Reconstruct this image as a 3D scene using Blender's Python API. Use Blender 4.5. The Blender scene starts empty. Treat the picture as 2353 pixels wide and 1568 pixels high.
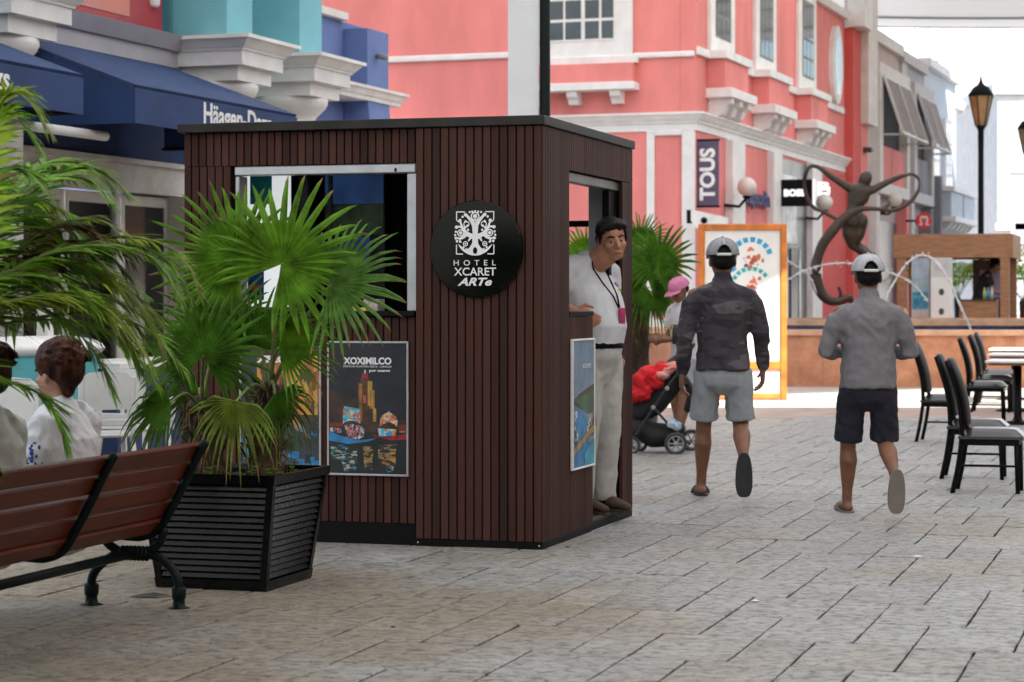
import bpy, bmesh, math, random
from mathutils import Vector, Matrix, Quaternion, noise
from mathutils.bvhtree import BVHTree
random.seed(7)
R = math.radians
sc = bpy.context.scene
col = sc.collection

# ------------------------------------------------------------------ camera
FP, HZ, CX, CH = 5170.0, 696.0, 1176.5, 1.4          # focal length, horizon and centre in photo units (photo 2353 wide)
cam_d = bpy.data.cameras.new('camera'); cam = bpy.data.objects.new('camera', cam_d); col.objects.link(cam)
cam.location = (0, 0, CH); cam.rotation_euler = (R(90), 0, 0)
cam_d.sensor_width = 36; cam_d.lens = FP / 2353 * 36; cam_d.shift_y = (HZ - 784) / 2353
cam_d.clip_end = 2000; cam_d.clip_start = .1
cam_d.dof.use_dof = True; cam_d.dof.focus_distance = 12.4; cam_d.dof.aperture_fstop = 4.5
sc.camera = cam

# ------------------------------------------------------------------ sky, sun, exposure
SUN_EL, SUN_FROM = R(50), Vector((.5, -.87))           # the sun stands behind the camera to the right
wd = bpy.data.worlds.new('World'); sc.world = wd; wd.use_nodes = True
nt = wd.node_tree; bg = nt.nodes['Background']; sky = nt.nodes.new('ShaderNodeTexSky'); sky.sky_type = 'NISHITA'
sky.sun_disc = False; sky.sun_elevation = SUN_EL; sky.sun_rotation = math.atan2(SUN_FROM.x, SUN_FROM.y)
sky.dust_density = 2.0; sky.air_density = 1.0
nt.links.new(sky.outputs[0], bg.inputs[0]); bg.inputs[1].default_value = .12
sd = bpy.data.lights.new('sun', 'SUN'); sd.energy = 4.2; sd.angle = R(.53); sd.color = (1, .95, .88)
sun = bpy.data.objects.new('sun', sd); col.objects.link(sun)
_h = SUN_FROM.normalized() * math.cos(SUN_EL)
sun.rotation_euler = (-Vector((_h.x, _h.y, math.sin(SUN_EL)))).to_track_quat('-Z', 'Y').to_euler()
vs = sc.view_settings; vs.view_transform = 'Standard'; vs.look = 'None'; vs.exposure = 1.6; vs.gamma = 1; vs.use_curve_mapping = False
sc.render.engine = 'CYCLES'; cy = sc.cycles
cy.use_denoising = True; cy.max_bounces = 8; cy.diffuse_bounces = 5; cy.glossy_bounces = 3; cy.transmission_bounces = 6
cy.transparent_max_bounces = 8; cy.caustics_reflective = False; cy.caustics_refractive = False

# ------------------------------------------------------------------ helpers
def tag(o, label=None, cat=None, group=None, kind=None):
    for k, v in (('label', label), ('category', cat), ('group', group), ('kind', kind)):
        if v: o[k] = v
    return o
def thing(name, label, cat, loc=(0, 0, 0), rz=0, group=None):
    o = bpy.data.objects.new(name, None); col.objects.link(o); o.empty_display_size = .1
    o.location = loc; o.rotation_euler = (0, 0, rz)
    return tag(o, label, cat, group)
def copy_tree(o, parent=None):
    c = o.copy(); col.objects.link(c); c.parent = parent
    for ch in list(o.children): copy_tree(ch, c)
    return c
def lin(h):
    h = h.lstrip('#'); r = []
    for i in (0, 2, 4):
        c = int(h[i:i+2], 16) / 255; r.append(c / 12.92 if c <= .04045 else ((c + .055) / 1.055) ** 2.4)
    return r
MATS = {}
def pm(name, c, rough=.6, var=.12, scale=6.0, bump=0.0, bscale=None, objvar=0.0, metal=0.0, spec=.5, stretch=(1, 1, 1), c2=None, emit=0, coat=0, trans=0):
    """procedural surface: base colour with noise variation, fine relief and an optional change from object to object"""
    if name in MATS: return MATS[name]
    c = lin(c) if isinstance(c, str) else list(c)
    m = bpy.data.materials.new(name); m.use_nodes = True; t = m.node_tree; N = t.nodes; L = t.links
    b = N['Principled BSDF']; b.inputs['Roughness'].default_value = rough; b.inputs['Metallic'].default_value = metal
    b.inputs['Specular IOR Level'].default_value = spec
    if coat: b.inputs['Coat Weight'].default_value = coat; b.inputs['Coat Roughness'].default_value = .15
    if trans: b.inputs['Transmission Weight'].default_value = trans
    tc = N.new('ShaderNodeTexCoord'); mp = N.new('ShaderNodeMapping'); mp.inputs['Scale'].default_value = stretch
    L.new(tc.outputs['Object'], mp.inputs[0])
    nz = N.new('ShaderNodeTexNoise'); nz.inputs['Scale'].default_value = scale; nz.inputs['Detail'].default_value = 5; nz.inputs['Roughness'].default_value = .6
    L.new(mp.outputs[0], nz.inputs[0])
    cc = lin(c2) if isinstance(c2, str) else ([x * (1 - 2.2 * var) for x in c] if c2 is None else list(c2))
    hi = c if c2 is not None else [min(1, x * (1 + var)) for x in c]
    rp = N.new('ShaderNodeValToRGB'); rp.color_ramp.elements[0].position = .32; rp.color_ramp.elements[1].position = .68
    rp.color_ramp.elements[0].color = (*cc, 1); rp.color_ramp.elements[1].color = (*hi, 1)
    L.new(nz.outputs[0], rp.inputs[0]); out = rp.outputs[0]
    if objvar:
        oi = N.new('ShaderNodeObjectInfo'); mr = N.new('ShaderNodeMapRange'); mr.inputs[3].default_value = 1 - objvar; mr.inputs[4].default_value = 1 + objvar
        L.new(oi.outputs['Random'], mr.inputs[0])
        hs = N.new('ShaderNodeHueSaturation'); L.new(mr.outputs[0], hs.inputs['Value']); L.new(out, hs.inputs['Color']); out = hs.outputs[0]
        L.new(oi.outputs['Random'], (mo := N.new('ShaderNodeVectorMath')).inputs[0]); mo.operation = 'SCALE'; mo.inputs['Scale'].default_value = 37
        L.new(mo.outputs[0], mp.inputs['Location'])
    L.new(out, b.inputs['Base Color'])
    if emit: L.new(out, b.inputs['Emission Color']); b.inputs['Emission Strength'].default_value = emit
    if bump:
        n2 = N.new('ShaderNodeTexNoise'); n2.inputs['Scale'].default_value = bscale or scale * 5; n2.inputs['Detail'].default_value = 6
        L.new(mp.outputs[0], n2.inputs[0]); bp = N.new('ShaderNodeBump'); bp.inputs['Strength'].default_value = bump; bp.inputs['Distance'].default_value = .02
        L.new(n2.outputs[0], bp.inputs['Height']); L.new(bp.outputs[0], b.inputs['Normal'])
    MATS[name] = m; return m
def leafmat(name, c, tip=None, trans=.5, rough=.5):
    if name in MATS: return MATS[name]
    m = pm(name, c, rough=rough, var=.3, scale=9, objvar=.22, spec=.22)
    t = m.node_tree; b = t.nodes['Principled BSDF']; o = t.nodes['Material Output']
    tr = t.nodes.new('ShaderNodeBsdfTranslucent'); mx = t.nodes.new('ShaderNodeMixShader'); mx.inputs[0].default_value = trans
    src = b.inputs['Base Color'].links[0].from_socket; t.links.new(src, tr.inputs[0])
    t.links.new(b.outputs[0], mx.inputs[1]); t.links.new(tr.outputs[0], mx.inputs[2]); t.links.new(mx.outputs[0], o.inputs[0])
    return m
def glassmat(name, c=(.8, .9, .9), rough=.03, mixd=.12):
    if name in MATS: return MATS[name]
    m = bpy.data.materials.new(name); m.use_nodes = True; t = m.node_tree; N = t.nodes; N.remove(N['Principled BSDF'])
    g = N.new('ShaderNodeBsdfGlossy'); g.inputs['Roughness'].default_value = rough; tr = N.new('ShaderNodeBsdfTransparent'); tr.inputs[0].default_value = (*c, 1)
    fr = N.new('ShaderNodeLayerWeight'); fr.inputs[0].default_value = .35; ad = N.new('ShaderNodeMath'); ad.operation = 'ADD'; ad.inputs[1].default_value = mixd; ad.use_clamp = True
    t.links.new(fr.outputs['Fresnel'], ad.inputs[0]); mx = N.new('ShaderNodeMixShader'); t.links.new(ad.outputs[0], mx.inputs[0])
    t.links.new(tr.outputs[0], mx.inputs[1]); t.links.new(g.outputs[0], mx.inputs[2]); t.links.new(mx.outputs[0], N['Material Output'].inputs[0])
    MATS[name] = m; return m

class MB:
    def __init__(s): s.v = []; s.f = []; s.m = []; s.s = []; s.mi = 0; s.sm = False; s.X = Matrix()
    def add(s, vs, fs, smooth=None):
        o = len(s.v); s.v += [s.X @ Vector(p) for p in vs]
        for f in fs: s.f.append([i + o for i in f]); s.m.append(s.mi); s.s.append(s.sm if smooth is None else smooth)
        return s
    def box(s, x0, x1, y0, y1, z0, z1):
        return s.add([(x, y, z) for z in (z0, z1) for y in (y0, y1) for x in (x0, x1)], [(0, 2, 3, 1), (4, 5, 7, 6), (0, 1, 5, 4), (2, 6, 7, 3), (0, 4, 6, 2), (1, 3, 7, 5)], False)
    def cbox(s, x0, x1, y0, y1, z0, z1, b=.004):
        """box with chamfered edges"""
        b = min(b, .45 * min(abs(x1 - x0), abs(y1 - y0), abs(z1 - z0)))
        bm = bmesh.new(); g = bmesh.ops.create_cube(bm, size=1)
        for v in bm.verts: v.co = Vector(((x0 + x1) / 2 + v.co.x * (x1 - x0), (y0 + y1) / 2 + v.co.y * (y1 - y0), (z0 + z1) / 2 + v.co.z * (z1 - z0)))
        bmesh.ops.bevel(bm, geom=bm.edges[:], offset=b, segments=1, affect='EDGES')
        bm.verts.index_update(); s.add([v.co.copy() for v in bm.verts], [[v.index for v in f.verts] for f in bm.faces], False); bm.free(); return s
    def prism(s, poly, d0, d1, plane='xz'):
        """2-D outline extruded between d0 and d1 along the remaining axis"""
        n = len(poly); f3 = {'xz': lambda a, b, d: (a, d, b), 'yz': lambda a, b, d: (d, a, b), 'xy': lambda a, b, d: (a, b, d)}[plane]
        vs_ = [f3(a, b, d0) for a, b in poly] + [f3(a, b, d1) for a, b in poly]
        return s.add(vs_, [list(range(n))[::-1], list(range(n, 2 * n))] + [(i, (i + 1) % n, n + (i + 1) % n, n + i) for i in range(n)], False)
    def tube(s, pts, rad, seg=10, flat=False, ref=None, closed=False, rounds=2):
        pts = [Vector(p) for p in pts]; n = len(pts)
        rad = [rad] * n if isinstance(rad, (int, float)) else list(rad)
        rad = [(r, r) if isinstance(r, (int, float)) else r for r in rad]
        tg = []
        for i in range(n):
            a, b = pts[max(0, i - 1)], pts[min(n - 1, i + 1)]
            if closed: a, b = pts[(i - 1) % n], pts[(i + 1) % n]
            d = b - a; tg.append(d.normalized() if d.length > 1e-9 else Vector((0, 0, 1)))
        up = Vector(ref) if ref is not None else (Vector((0, 0, 1)) if abs(tg[0].z) < .9 else Vector((0, 1, 0)))
        x = (up - tg[0] * up.dot(tg[0])).normalized(); rings = []
        for i in range(n):
            if ref is not None: x = Vector(ref) - tg[i] * Vector(ref).dot(tg[i])
            else: x = x - tg[i] * x.dot(tg[i])
            x.normalize(); y = tg[i].cross(x); rings.append((pts[i], x.copy(), y, rad[i], tg[i]))
        if not flat and not closed:
            pre, post = [], []
            for k in range(rounds):
                a = (k + .35) / (rounds) * math.pi / 2
                p, x0, y0, r, t0 = rings[0]; q = min(r); pre.append((p - t0 * q * math.cos(a), x0, y0, (r[0] * math.sin(a), r[1] * math.sin(a)), t0))
                p, x0, y0, r, t0 = rings[-1]; q = min(r); post.insert(0, (p + t0 * q * math.cos(a), x0, y0, (r[0] * math.sin(a), r[1] * math.sin(a)), t0))
            rings = pre + rings + post
        vs_ = []; fs = []
        for p, xx, yy, r, _ in rings:
            for k in range(seg):
                a = 2 * math.pi * k / seg; vs_.append(p + xx * r[0] * math.cos(a) + yy * r[1] * math.sin(a))
        m = len(rings)
        for i in range(m if closed else m - 1):
            j = (i + 1) % m
            for k in range(seg): fs.append((i * seg + k, i * seg + (k + 1) % seg, j * seg + (k + 1) % seg, j * seg + k))
        if not closed: fs += [list(range(seg))[::-1], [(m - 1) * seg + k for k in range(seg)]]
        return s.add(vs_, fs, True)
    def lathe(s, prof, seg=24, c=(0, 0, 0), smooth=True, a0=0, a1=2 * math.pi):
        c = Vector(c); full = a1 - a0 > 6.28; n = seg if full else seg + 1; vs_ = []; fs = []
        for r, z in prof:
            for k in range(n):
                a = a0 + (a1 - a0) * k / seg; vs_.append(c + Vector((r * math.cos(a), r * math.sin(a), z)))
        for i in range(len(prof) - 1):
            for k in range(seg):
                k2 = (k + 1) % n; fs.append((i * n + k, i * n + k2, (i + 1) * n + k2, (i + 1) * n + k))
        if full:
            if prof[0][0] > 1e-4: fs.append(list(range(n))[::-1])
            if prof[-1][0] > 1e-4: fs.append([(len(prof) - 1) * n + k for k in range(n)])
        return s.add(vs_, fs, smooth)
    def ell(s, c, r, seg=16, rings=10, rot=None):
        c = Vector(c); vs_ = []; fs = []; q = rot or Matrix.Identity(3)
        for i in range(1, rings):
            t = math.pi * i / rings
            for k in range(seg):
                a = 2 * math.pi * k / seg; vs_.append(c + q @ Vector((r[0] * math.sin(t) * math.cos(a), r[1] * math.sin(t) * math.sin(a), r[2] * math.cos(t))))
        top = len(vs_); vs_ += [c + q @ Vector((0, 0, r[2])), c + q @ Vector((0, 0, -r[2]))]
        for i in range(rings - 2):
            for k in range(seg): fs.append((i * seg + k, (i + 1) * seg + k, (i + 1) * seg + (k + 1) % seg, i * seg + (k + 1) % seg))
        for k in range(seg): fs.append((top, k, (k + 1) % seg)); fs.append((top + 1, (rings - 2) * seg + (k + 1) % seg, (rings - 2) * seg + k))
        return s.add(vs_, fs, True)
    def disc(s, c, r, seg=20, ax='xz', y=None):
        a = [2 * math.pi * k / seg for k in range(seg)]
        return s.add([(c[0] + r * math.cos(t), c[1], c[2] + r * math.sin(t)) for t in a], [list(range(seg))], False)
    def mesh(s, name='m'):
        me = bpy.data.meshes.new(name); me.from_pydata([tuple(p) for p in s.v], [], s.f)
        for p, mi, sm in zip(me.polygons, s.m, s.s): p.material_index = mi; p.use_smooth = sm
        me.update(); return me
    def build(s, name, mats, parent=None, loc=None, fix=True):
        me = s.mesh(name)
        if fix:
            bm = bmesh.new(); bm.from_mesh(me); bmesh.ops.recalc_face_normals(bm, faces=bm.faces[:]); bm.to_mesh(me); bm.free()
        return obj(name, me, mats, parent, loc)
def obj(name, me, mats, parent=None, loc=None):
    for m in (mats if isinstance(mats, (list, tuple)) else [mats]): me.materials.append(m)
    o = bpy.data.objects.new(name, me); col.objects.link(o); o.parent = parent
    if loc is not None: o.location = loc
    return o
def bx(name, m, parent, x0, x1, y0, y1, z0, z1, b=.004): return MB().cbox(x0, x1, y0, y1, z0, z1, b).build(name, m, parent)
def inst(o, parent=None, loc=None, rot=None, scl=None):
    c = o.copy(); col.objects.link(c); c.parent = parent if parent is not None else o.parent
    if loc is not None: c.location = loc
    if rot is not None: c.rotation_euler = rot
    if scl is not None: c.scale = scl
    return c

def at(x, y, Y):
    """point at distance Y that the photograph shows at x, y"""
    return Vector(((x - CX) / FP * Y, Y, CH - (y - HZ) / FP * Y))
def gnd(x, y):
    Y = FP * CH / (y - HZ); return Vector(((x - CX) / FP * Y, Y, 0))
class Frame:
    """an upright plane system: s runs along the wall into the picture, n stands out of it to the right"""
    def __init__(f, o, ang):
        f.o = Vector(o); f.ang = ang; f.d = Vector((math.sin(ang), math.cos(ang), 0)); f.p = Vector((math.cos(ang), -math.sin(ang), 0))
    def s(f, xd, n=0):
        k = (xd - CX) / FP; q = f.o + f.p * n; return (k * q.y - q.x) / (f.d.x - k * f.d.y)
    def n(f, xd, s=0):
        k = (xd - CX) / FP; q = f.o + f.d * s; return (k * q.y - q.x) / (f.p.x - k * f.p.y)
    def z(f, yd, s, n=0): return CH - (yd - HZ) / FP * (f.o + f.d * s + f.p * n).y
def text_mesh(txt, size, extrude=.004, bold=0.0, shear=0, spacing=1.0, align='CENTER'):
    cu = bpy.data.curves.new('t', 'FONT'); cu.body = txt; cu.size = size; cu.extrude = extrude; cu.offset = bold; cu.shear = shear
    cu.space_character = spacing; cu.align_x = align; cu.align_y = 'CENTER'; cu.resolution_u = 3
    o = bpy.data.objects.new('t', cu); col.objects.link(o); dg = bpy.context.evaluated_depsgraph_get()
    me = bpy.data.meshes.new_from_object(o.evaluated_get(dg)); bpy.data.objects.remove(o); bpy.data.curves.remove(cu); return me
def letters(name, txt, size, m, parent, loc, rot, width=None, height=None, split=False, **k):
    """raised lettering; width and height rescale the word to what the photograph shows"""
    me = text_mesh(txt, size, **k); xs = [v.co.x for v in me.vertices]; ys = [v.co.y for v in me.vertices]
    sx = width / (max(xs) - min(xs)) if width else 1; sy = height / (max(ys) - min(ys)) if height else sx
    if not width: sx = sy
    cxm, cym = (max(xs) + min(xs)) / 2, (max(ys) + min(ys)) / 2
    for v in me.vertices: v.co.x = (v.co.x - cxm) * sx; v.co.y = (v.co.y - cym) * sy
    me.materials.clear()
    if not split: o = obj(name, me, m, parent, loc); o.rotation_euler = rot; o['kind'] = 'stuff'; return o
    bm = bmesh.new(); bm.from_mesh(me); bm.verts.ensure_lookup_table(); seen = {}; isl = []
    for v in bm.verts:
        if v.index in seen: continue
        stack = [v]; seen[v.index] = len(isl); g_ = []
        while stack:
            q = stack.pop(); g_.append(q.index)
            for e in q.link_edges:
                w_ = e.other_vert(q)
                if w_.index not in seen: seen[w_.index] = len(isl); stack.append(w_)
        isl.append(g_)
    grp = []
    for g_ in sorted(isl, key=lambda q: min(bm.verts[i].co.x for i in q)):
        a_, b_ = min(bm.verts[i].co.x for i in g_), max(bm.verts[i].co.x for i in g_)
        if grp and a_ < grp[-1][1] - .3 * (b_ - a_): grp[-1][0].extend(g_); grp[-1][1] = max(b_, grp[-1][1])
        else: grp.append([list(g_), b_])
    fs = [[v.index for v in f.verts] for f in bm.faces]
    for g_, _ in grp:
        ix = {i: k_ for k_, i in enumerate(g_)}; mb = MB(); mb.add([bm.verts[i].co.copy() for i in g_], [[ix[i] for i in f] for f in fs if f[0] in ix], False); o = mb.build('letter', m, parent, loc, fix=False); o.rotation_euler = rot
    bm.free(); return o
A0 = math.atan(1560 / FP)                                # direction of the paving, kiosk and bench
AB = math.atan(1813 / FP)                                # direction of the street fronts

# ------------------------------------------------------------------ common materials
white = pm('white_paint', (.82, .82, .81), .55, .05, 3, .04)
offwhite = pm('off_white_stucco', (.72, .69, .66), .7, .06, 2.5, .08)
greyst = pm('grey_stucco', (.42, .41, .43), .75, .06, 2, .1)
black = pm('black_metal', (.004, .004, .0045), .5, .1, 8, spec=.12)
green_iron = pm('dark_green_iron', (.003, .009, .008), .45, .2, 20, .05, spec=.15)
coral = pm('coral_stucco', (.82, .262, .245), .85, .09, .9, .1, 40, stretch=(1, 1, .35))
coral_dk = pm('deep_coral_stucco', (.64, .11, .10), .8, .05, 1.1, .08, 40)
teal = pm('teal_stucco', (.19, .48, .55), .8, .05, 1.2, .08, 40)
bluest = pm('blue_stucco', (.13, .19, .41), .8, .06, 1.2, .08, 40)
skin_a = pm('tan_skin', (.46, .215, .13), .55, .08, 12, .03, 60)
skin_b = pm('brown_skin', (.23, .10, .055), .55, .1, 12, .03, 60)
skin_c = pm('light_skin', (.45, .24, .17), .55, .08, 12, .03, 60)
hair_m = pm('dark_hair', (.006, .005, .004), .5, .4, 30, .5, 90, stretch=(1, 1, .3), spec=.2)
hair_b = pm('brown_hair', (.060, .019, .010), .5, .5, 22, .6, 80, stretch=(1, 1, .3), spec=.15)
pane_m = pm('window_glass', (.035, .05, .055), .08, .2, 1.5, spec=.8)
# ================================================================== ground and paving
def ground_sheet(name, m, pts, z):
    o = MB().add([(x, y, z) for x, y in pts], [list(range(len(pts)))]).build(name, m, fix=False); tag(o, kind='structure'); return o
joint_m = pm('paving_joint_mortar', (.10, .093, .082), .9, .25, 5, .3)
pave_m = pm('stamped_stone', (.372, .374, .372), .62, .2, 3.0, .9, 16, objvar=.08, c2=(.30, .29, .275), stretch=(1, .8, 1), spec=.4)
def add_grain(m):
    """worn slate relief: long fine ridges across the street, pits and damp stains, with gloss that varies"""
    t = m.node_tree; N = t.nodes; L = t.links; b = N['Principled BSDF']; tc = N['Texture Coordinate']
    geo = N.new('ShaderNodeNewGeometry'); mp = N.new('ShaderNodeMapping'); mp.inputs['Rotation'].default_value = (0, 0, A0); mp.inputs['Scale'].default_value = (11, 13, 1)
    L.new(geo.outputs['Position'], mp.inputs[0]); nz = N.new('ShaderNodeTexNoise'); nz.inputs['Scale'].default_value = 1.5; nz.inputs['Detail'].default_value = 8; nz.inputs['Roughness'].default_value = .7
    nz.inputs['Distortion'].default_value = .6; L.new(mp.outputs[0], nz.inputs[0])
    bp = [n for n in N if n.type == 'BUMP'][0]; b2 = N.new('ShaderNodeBump'); b2.inputs['Strength'].default_value = 1.0; b2.inputs['Distance'].default_value = .03
    L.new(nz.outputs[0], b2.inputs['Height']); L.new(bp.outputs[0], b2.inputs['Normal']); L.new(b2.outputs[0], b.inputs['Normal'])
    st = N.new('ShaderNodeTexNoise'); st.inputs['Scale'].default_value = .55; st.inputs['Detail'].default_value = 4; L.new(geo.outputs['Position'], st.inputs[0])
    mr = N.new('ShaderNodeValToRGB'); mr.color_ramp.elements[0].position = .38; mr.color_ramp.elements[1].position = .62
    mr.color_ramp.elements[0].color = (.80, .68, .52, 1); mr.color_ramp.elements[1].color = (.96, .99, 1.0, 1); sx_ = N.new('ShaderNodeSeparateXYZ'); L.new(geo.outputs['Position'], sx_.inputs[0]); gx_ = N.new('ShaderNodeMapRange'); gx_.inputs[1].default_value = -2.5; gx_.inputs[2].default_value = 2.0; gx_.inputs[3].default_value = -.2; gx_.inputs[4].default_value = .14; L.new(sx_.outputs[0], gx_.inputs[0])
    ad_ = N.new('ShaderNodeMath'); ad_.operation = 'ADD'; L.new(st.outputs[0], ad_.inputs[0]); L.new(gx_.outputs[0], ad_.inputs[1]); L.new(ad_.outputs[0], mr.inputs[0])  # brown tint grows to the left: dirt, with shade there put into the colour
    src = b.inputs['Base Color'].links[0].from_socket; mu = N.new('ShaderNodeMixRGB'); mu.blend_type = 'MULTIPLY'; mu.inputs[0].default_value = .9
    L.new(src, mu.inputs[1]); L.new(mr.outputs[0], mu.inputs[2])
    dk = N.new('ShaderNodeValToRGB'); dk.color_ramp.elements[0].position = .36; dk.color_ramp.elements[1].position = .54; dk.color_ramp.elements[0].color = (.40, .39, .38, 1); dk.color_ramp.elements[1].color = (1.16, 1.16, 1.16, 1)
    L.new(nz.outputs[0], dk.inputs[0]); m2 = N.new('ShaderNodeMixRGB'); m2.blend_type = 'MULTIPLY'; m2.inputs[0].default_value = 1.0
    L.new(mu.outputs[0], m2.inputs[1]); L.new(dk.outputs[0], m2.inputs[2]); L.new(m2.outputs[0], b.inputs['Base Color'])
    rr = N.new('ShaderNodeMapRange'); rr.inputs[3].default_value = .34; rr.inputs[4].default_value = .62; L.new(st.outputs[0], rr.inputs[0]); L.new(rr.outputs[0], b.inputs['Roughness'])
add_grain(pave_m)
pavement = ground_sheet('pavement', joint_m, [(-300, -300), (300, -300), (300, 900), (-300, 900)], -.012)
pavement.rotation_euler = (0, 0, -A0)
BW, BL, SW, SL, GU, GV = .25, .60, .40, .66, .010, .007
def tile_mesh(w, l, seed):
    g = random.Random(seed); mb = MB(); w2, l2, h, c = w - GU, l - GV, .011, .005; P0 = []
    def edge(a, b, n):
        for k in range(n):
            f = k / n; q = Vector(a).lerp(Vector(b), f); j_ = .003 if k else .0045; P0.append((q.x + g.uniform(-j_, j_), q.y + g.uniform(-j_, j_)))
    edge((0, 0), (w2, 0), 4); edge((w2, 0), (w2, l2), 6); edge((w2, l2), (0, l2), 4); edge((0, l2), (0, 0), 6); n = len(P0); cx_, cy_ = w2 / 2, l2 / 2
    P1 = [(x + math.copysign(min(c, abs(x - cx_)), cx_ - x), y + math.copysign(min(c, abs(y - cy_)), cy_ - y)) for x, y in P0]
    mb.add([(x, y, 0) for x, y in P0] + [(x, y, h - .003) for x, y in P0] + [(x, y, h) for x, y in P1], [tuple(range(2 * n, 3 * n))] + [(i, (i + 1) % n, n + (i + 1) % n, n + i) for i in range(n)] + [(n + i, n + (i + 1) % n, 2 * n + (i + 1) % n, 2 * n + i) for i in range(n)], False)
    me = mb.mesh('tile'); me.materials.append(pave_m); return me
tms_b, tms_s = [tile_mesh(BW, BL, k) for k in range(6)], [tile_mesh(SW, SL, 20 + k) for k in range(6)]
ca, sa = math.cos(A0), math.sin(A0)
spots = []
for i in range(-90, 160):
    for j in range(-40, 60):
        u0, v0 = -1.57 + i * BW + j * SW, 9.86 - i * SL + j * BL
        for du, dv, w, l, me in ((0, 0, BW, BL, tms_b[(i * 7 + j * 3) % 6]), (-SW, 0, SW, SL, tms_s[(i * 5 + j) % 6])):
            u, v = u0 + du + w / 2, v0 + dv + l / 2; X, Y = u * ca + v * sa, -u * sa + v * ca
            if 6 < Y < 27.2 and abs(X) < .2276 * Y + 1.6: spots.append((abs(X) > .2276 * Y + .1 or Y < 7.6, Y, u0 + du, v0 + dv, w, l, me))
spots.sort(key=lambda t: t[:4])
far_t = MB()
for k, (_, Y, u, v, w, l, me) in enumerate(spots):
    h = -.0005 + random.uniform(-.0025, .002)
    if k < 300:
        o = bpy.data.objects.new('paving_stone', me); col.objects.link(o); o.parent = pavement; o.location = (u, v, h)
    else:
        far_t.X = Matrix.Translation((u, v, h)); far_t.add([p.co for p in me.vertices], [list(f.vertices) for f in me.polygons])
ft = far_t.build('distant_paving_stones', pave_m, pavement, fix=False); tag(ft, kind='stuff')
far_m = pm('pale_plaza_stone', (.40, .37, .34), .55, .1, 1.2, .2, 30)
band_m = pm('rose_stone_band', (.33, .24, .20), .6, .15, 2, .25, 30)
def strip(name, m, y0, y1, z): return ground_sheet(name, m, [(-14, y0 + 1.2), (30, y0 - .6), (30, y1 - .6), (-14, y1 + 1.2)], z)
strip('stone_band', band_m, 26.6, 29.4, .003)
strip('plaza', far_m, 29.4, 140, .006)

# ================================================================== fabric roof over the street
def canopy_mat(name='white_roof_fabric', lo=.36, hi=.47):
    m = bpy.data.materials.new(name); m.use_nodes = True; t = m.node_tree; N = t.nodes; N.remove(N['Principled BSDF'])
    df = N.new('ShaderNodeBsdfDiffuse'); df.inputs[0].default_value = (.8, .8, .78, 1); tr = N.new('ShaderNodeBsdfTranslucent'); tr.inputs[0].default_value = (.84, .83, .80, 1)
    nz = N.new('ShaderNodeTexNoise'); nz.inputs['Scale'].default_value = .6; mr = N.new('ShaderNodeMapRange'); mr.inputs[3].default_value = lo; mr.inputs[4].default_value = hi
    tc = N.new('ShaderNodeTexCoord'); t.links.new(tc.outputs['Object'], nz.inputs[0]); t.links.new(nz.outputs[0], mr.inputs[0])
    mx = N.new('ShaderNodeMixShader'); t.links.new(mr.outputs[0], mx.inputs[0]); t.links.new(df.outputs[0], mx.inputs[1]); t.links.new(tr.outputs[0], mx.inputs[2]); t.links.new(mx.outputs[0], N['Material Output'].inputs[0])
    return m
fab = canopy_mat(); cable_m = pm('steel_cable', (.3, .3, .31), .4, .05, 4, metal=.8)
def canopy(label, x0, x1, y0, y1, z, sag, nx=38, ny=30, waves=3, near=None, far=None, m=None):
    t = thing('fabric_canopy', label, 'canopy', (0, 0, 0), group='fabric roofs over the street')
    def P(a, b):
        x = x0 + (x1 - x0) * a; ya = near(x) if near else y0; yb = far(x) if far else y1; y = ya + (yb - ya) * b
        return Vector((x + .3 * (y - 30), y, z + sag * (math.cos(math.pi * 2 * waves * b) * .35 - 1.1 * math.sin(math.pi * a))))
    mb = MB(); mb.sm = True
    vs_ = [P(i / nx, j / ny) for j in range(ny + 1) for i in range(nx + 1)]
    mb.add(vs_, [(j * (nx + 1) + i, j * (nx + 1) + i + 1, (j + 1) * (nx + 1) + i + 1, (j + 1) * (nx + 1) + i) for j in range(ny) for i in range(nx)])
    mb.build('membrane', m or fab, t, fix=False)
    for b in (0, 1): MB().tube([P(i / nx, b) for i in range(nx + 1)], .05, 6).build('edge_cable', cable_m, t)
    for k in range(1, waves * 3): MB().tube([P(i / nx, k / waves / 3) + Vector((0, 0, -.05)) for i in range(nx + 1)], .035, 6).build('seam', cable_m, t)
    return t
canopy('white fabric roof stretched over the near street above the frame', -16, 22, -28, 23.8, 8.9, .5, far=lambda x: 23.6 + 3.2 * max(0, min(1, (7 - x) / 2.5)))
canopy('white fabric roof stretched over the fountain above the frame', -16, 22, 28.8, 53.5, 9.6, .5, near=lambda x: 26.4 + max(0, min(3.5, (x - 7.5) * 1.0)))
canopy('pale grey fabric roof across the far end of the street at top right', -16, 22, 50.5, 70, 10.9, .9, m=canopy_mat('grey_roof_fabric', .14, .2))

# unseen fronts across the street, added to block sky light from the right
FO_ = Frame((9.5, 0, 0), AB)
of = MB(); of.cbox(0, 4, -20, 70, 0, 7.5, .02); of = of.build('unseen_opposite_front', pm('ochre_stucco', (.45, .30, .18), .8, .08, 1.5, .08), None, FO_.o); of.rotation_euler = (0, 0, -AB); tag(of, kind='structure')
for k in range(14): bx('opening', pm('dark_opening', (.03, .03, .035), .3, .2, 2), of, -.03, .01, -16 + k * 6, -13 + k * 6, .1, 3.0)

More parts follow.
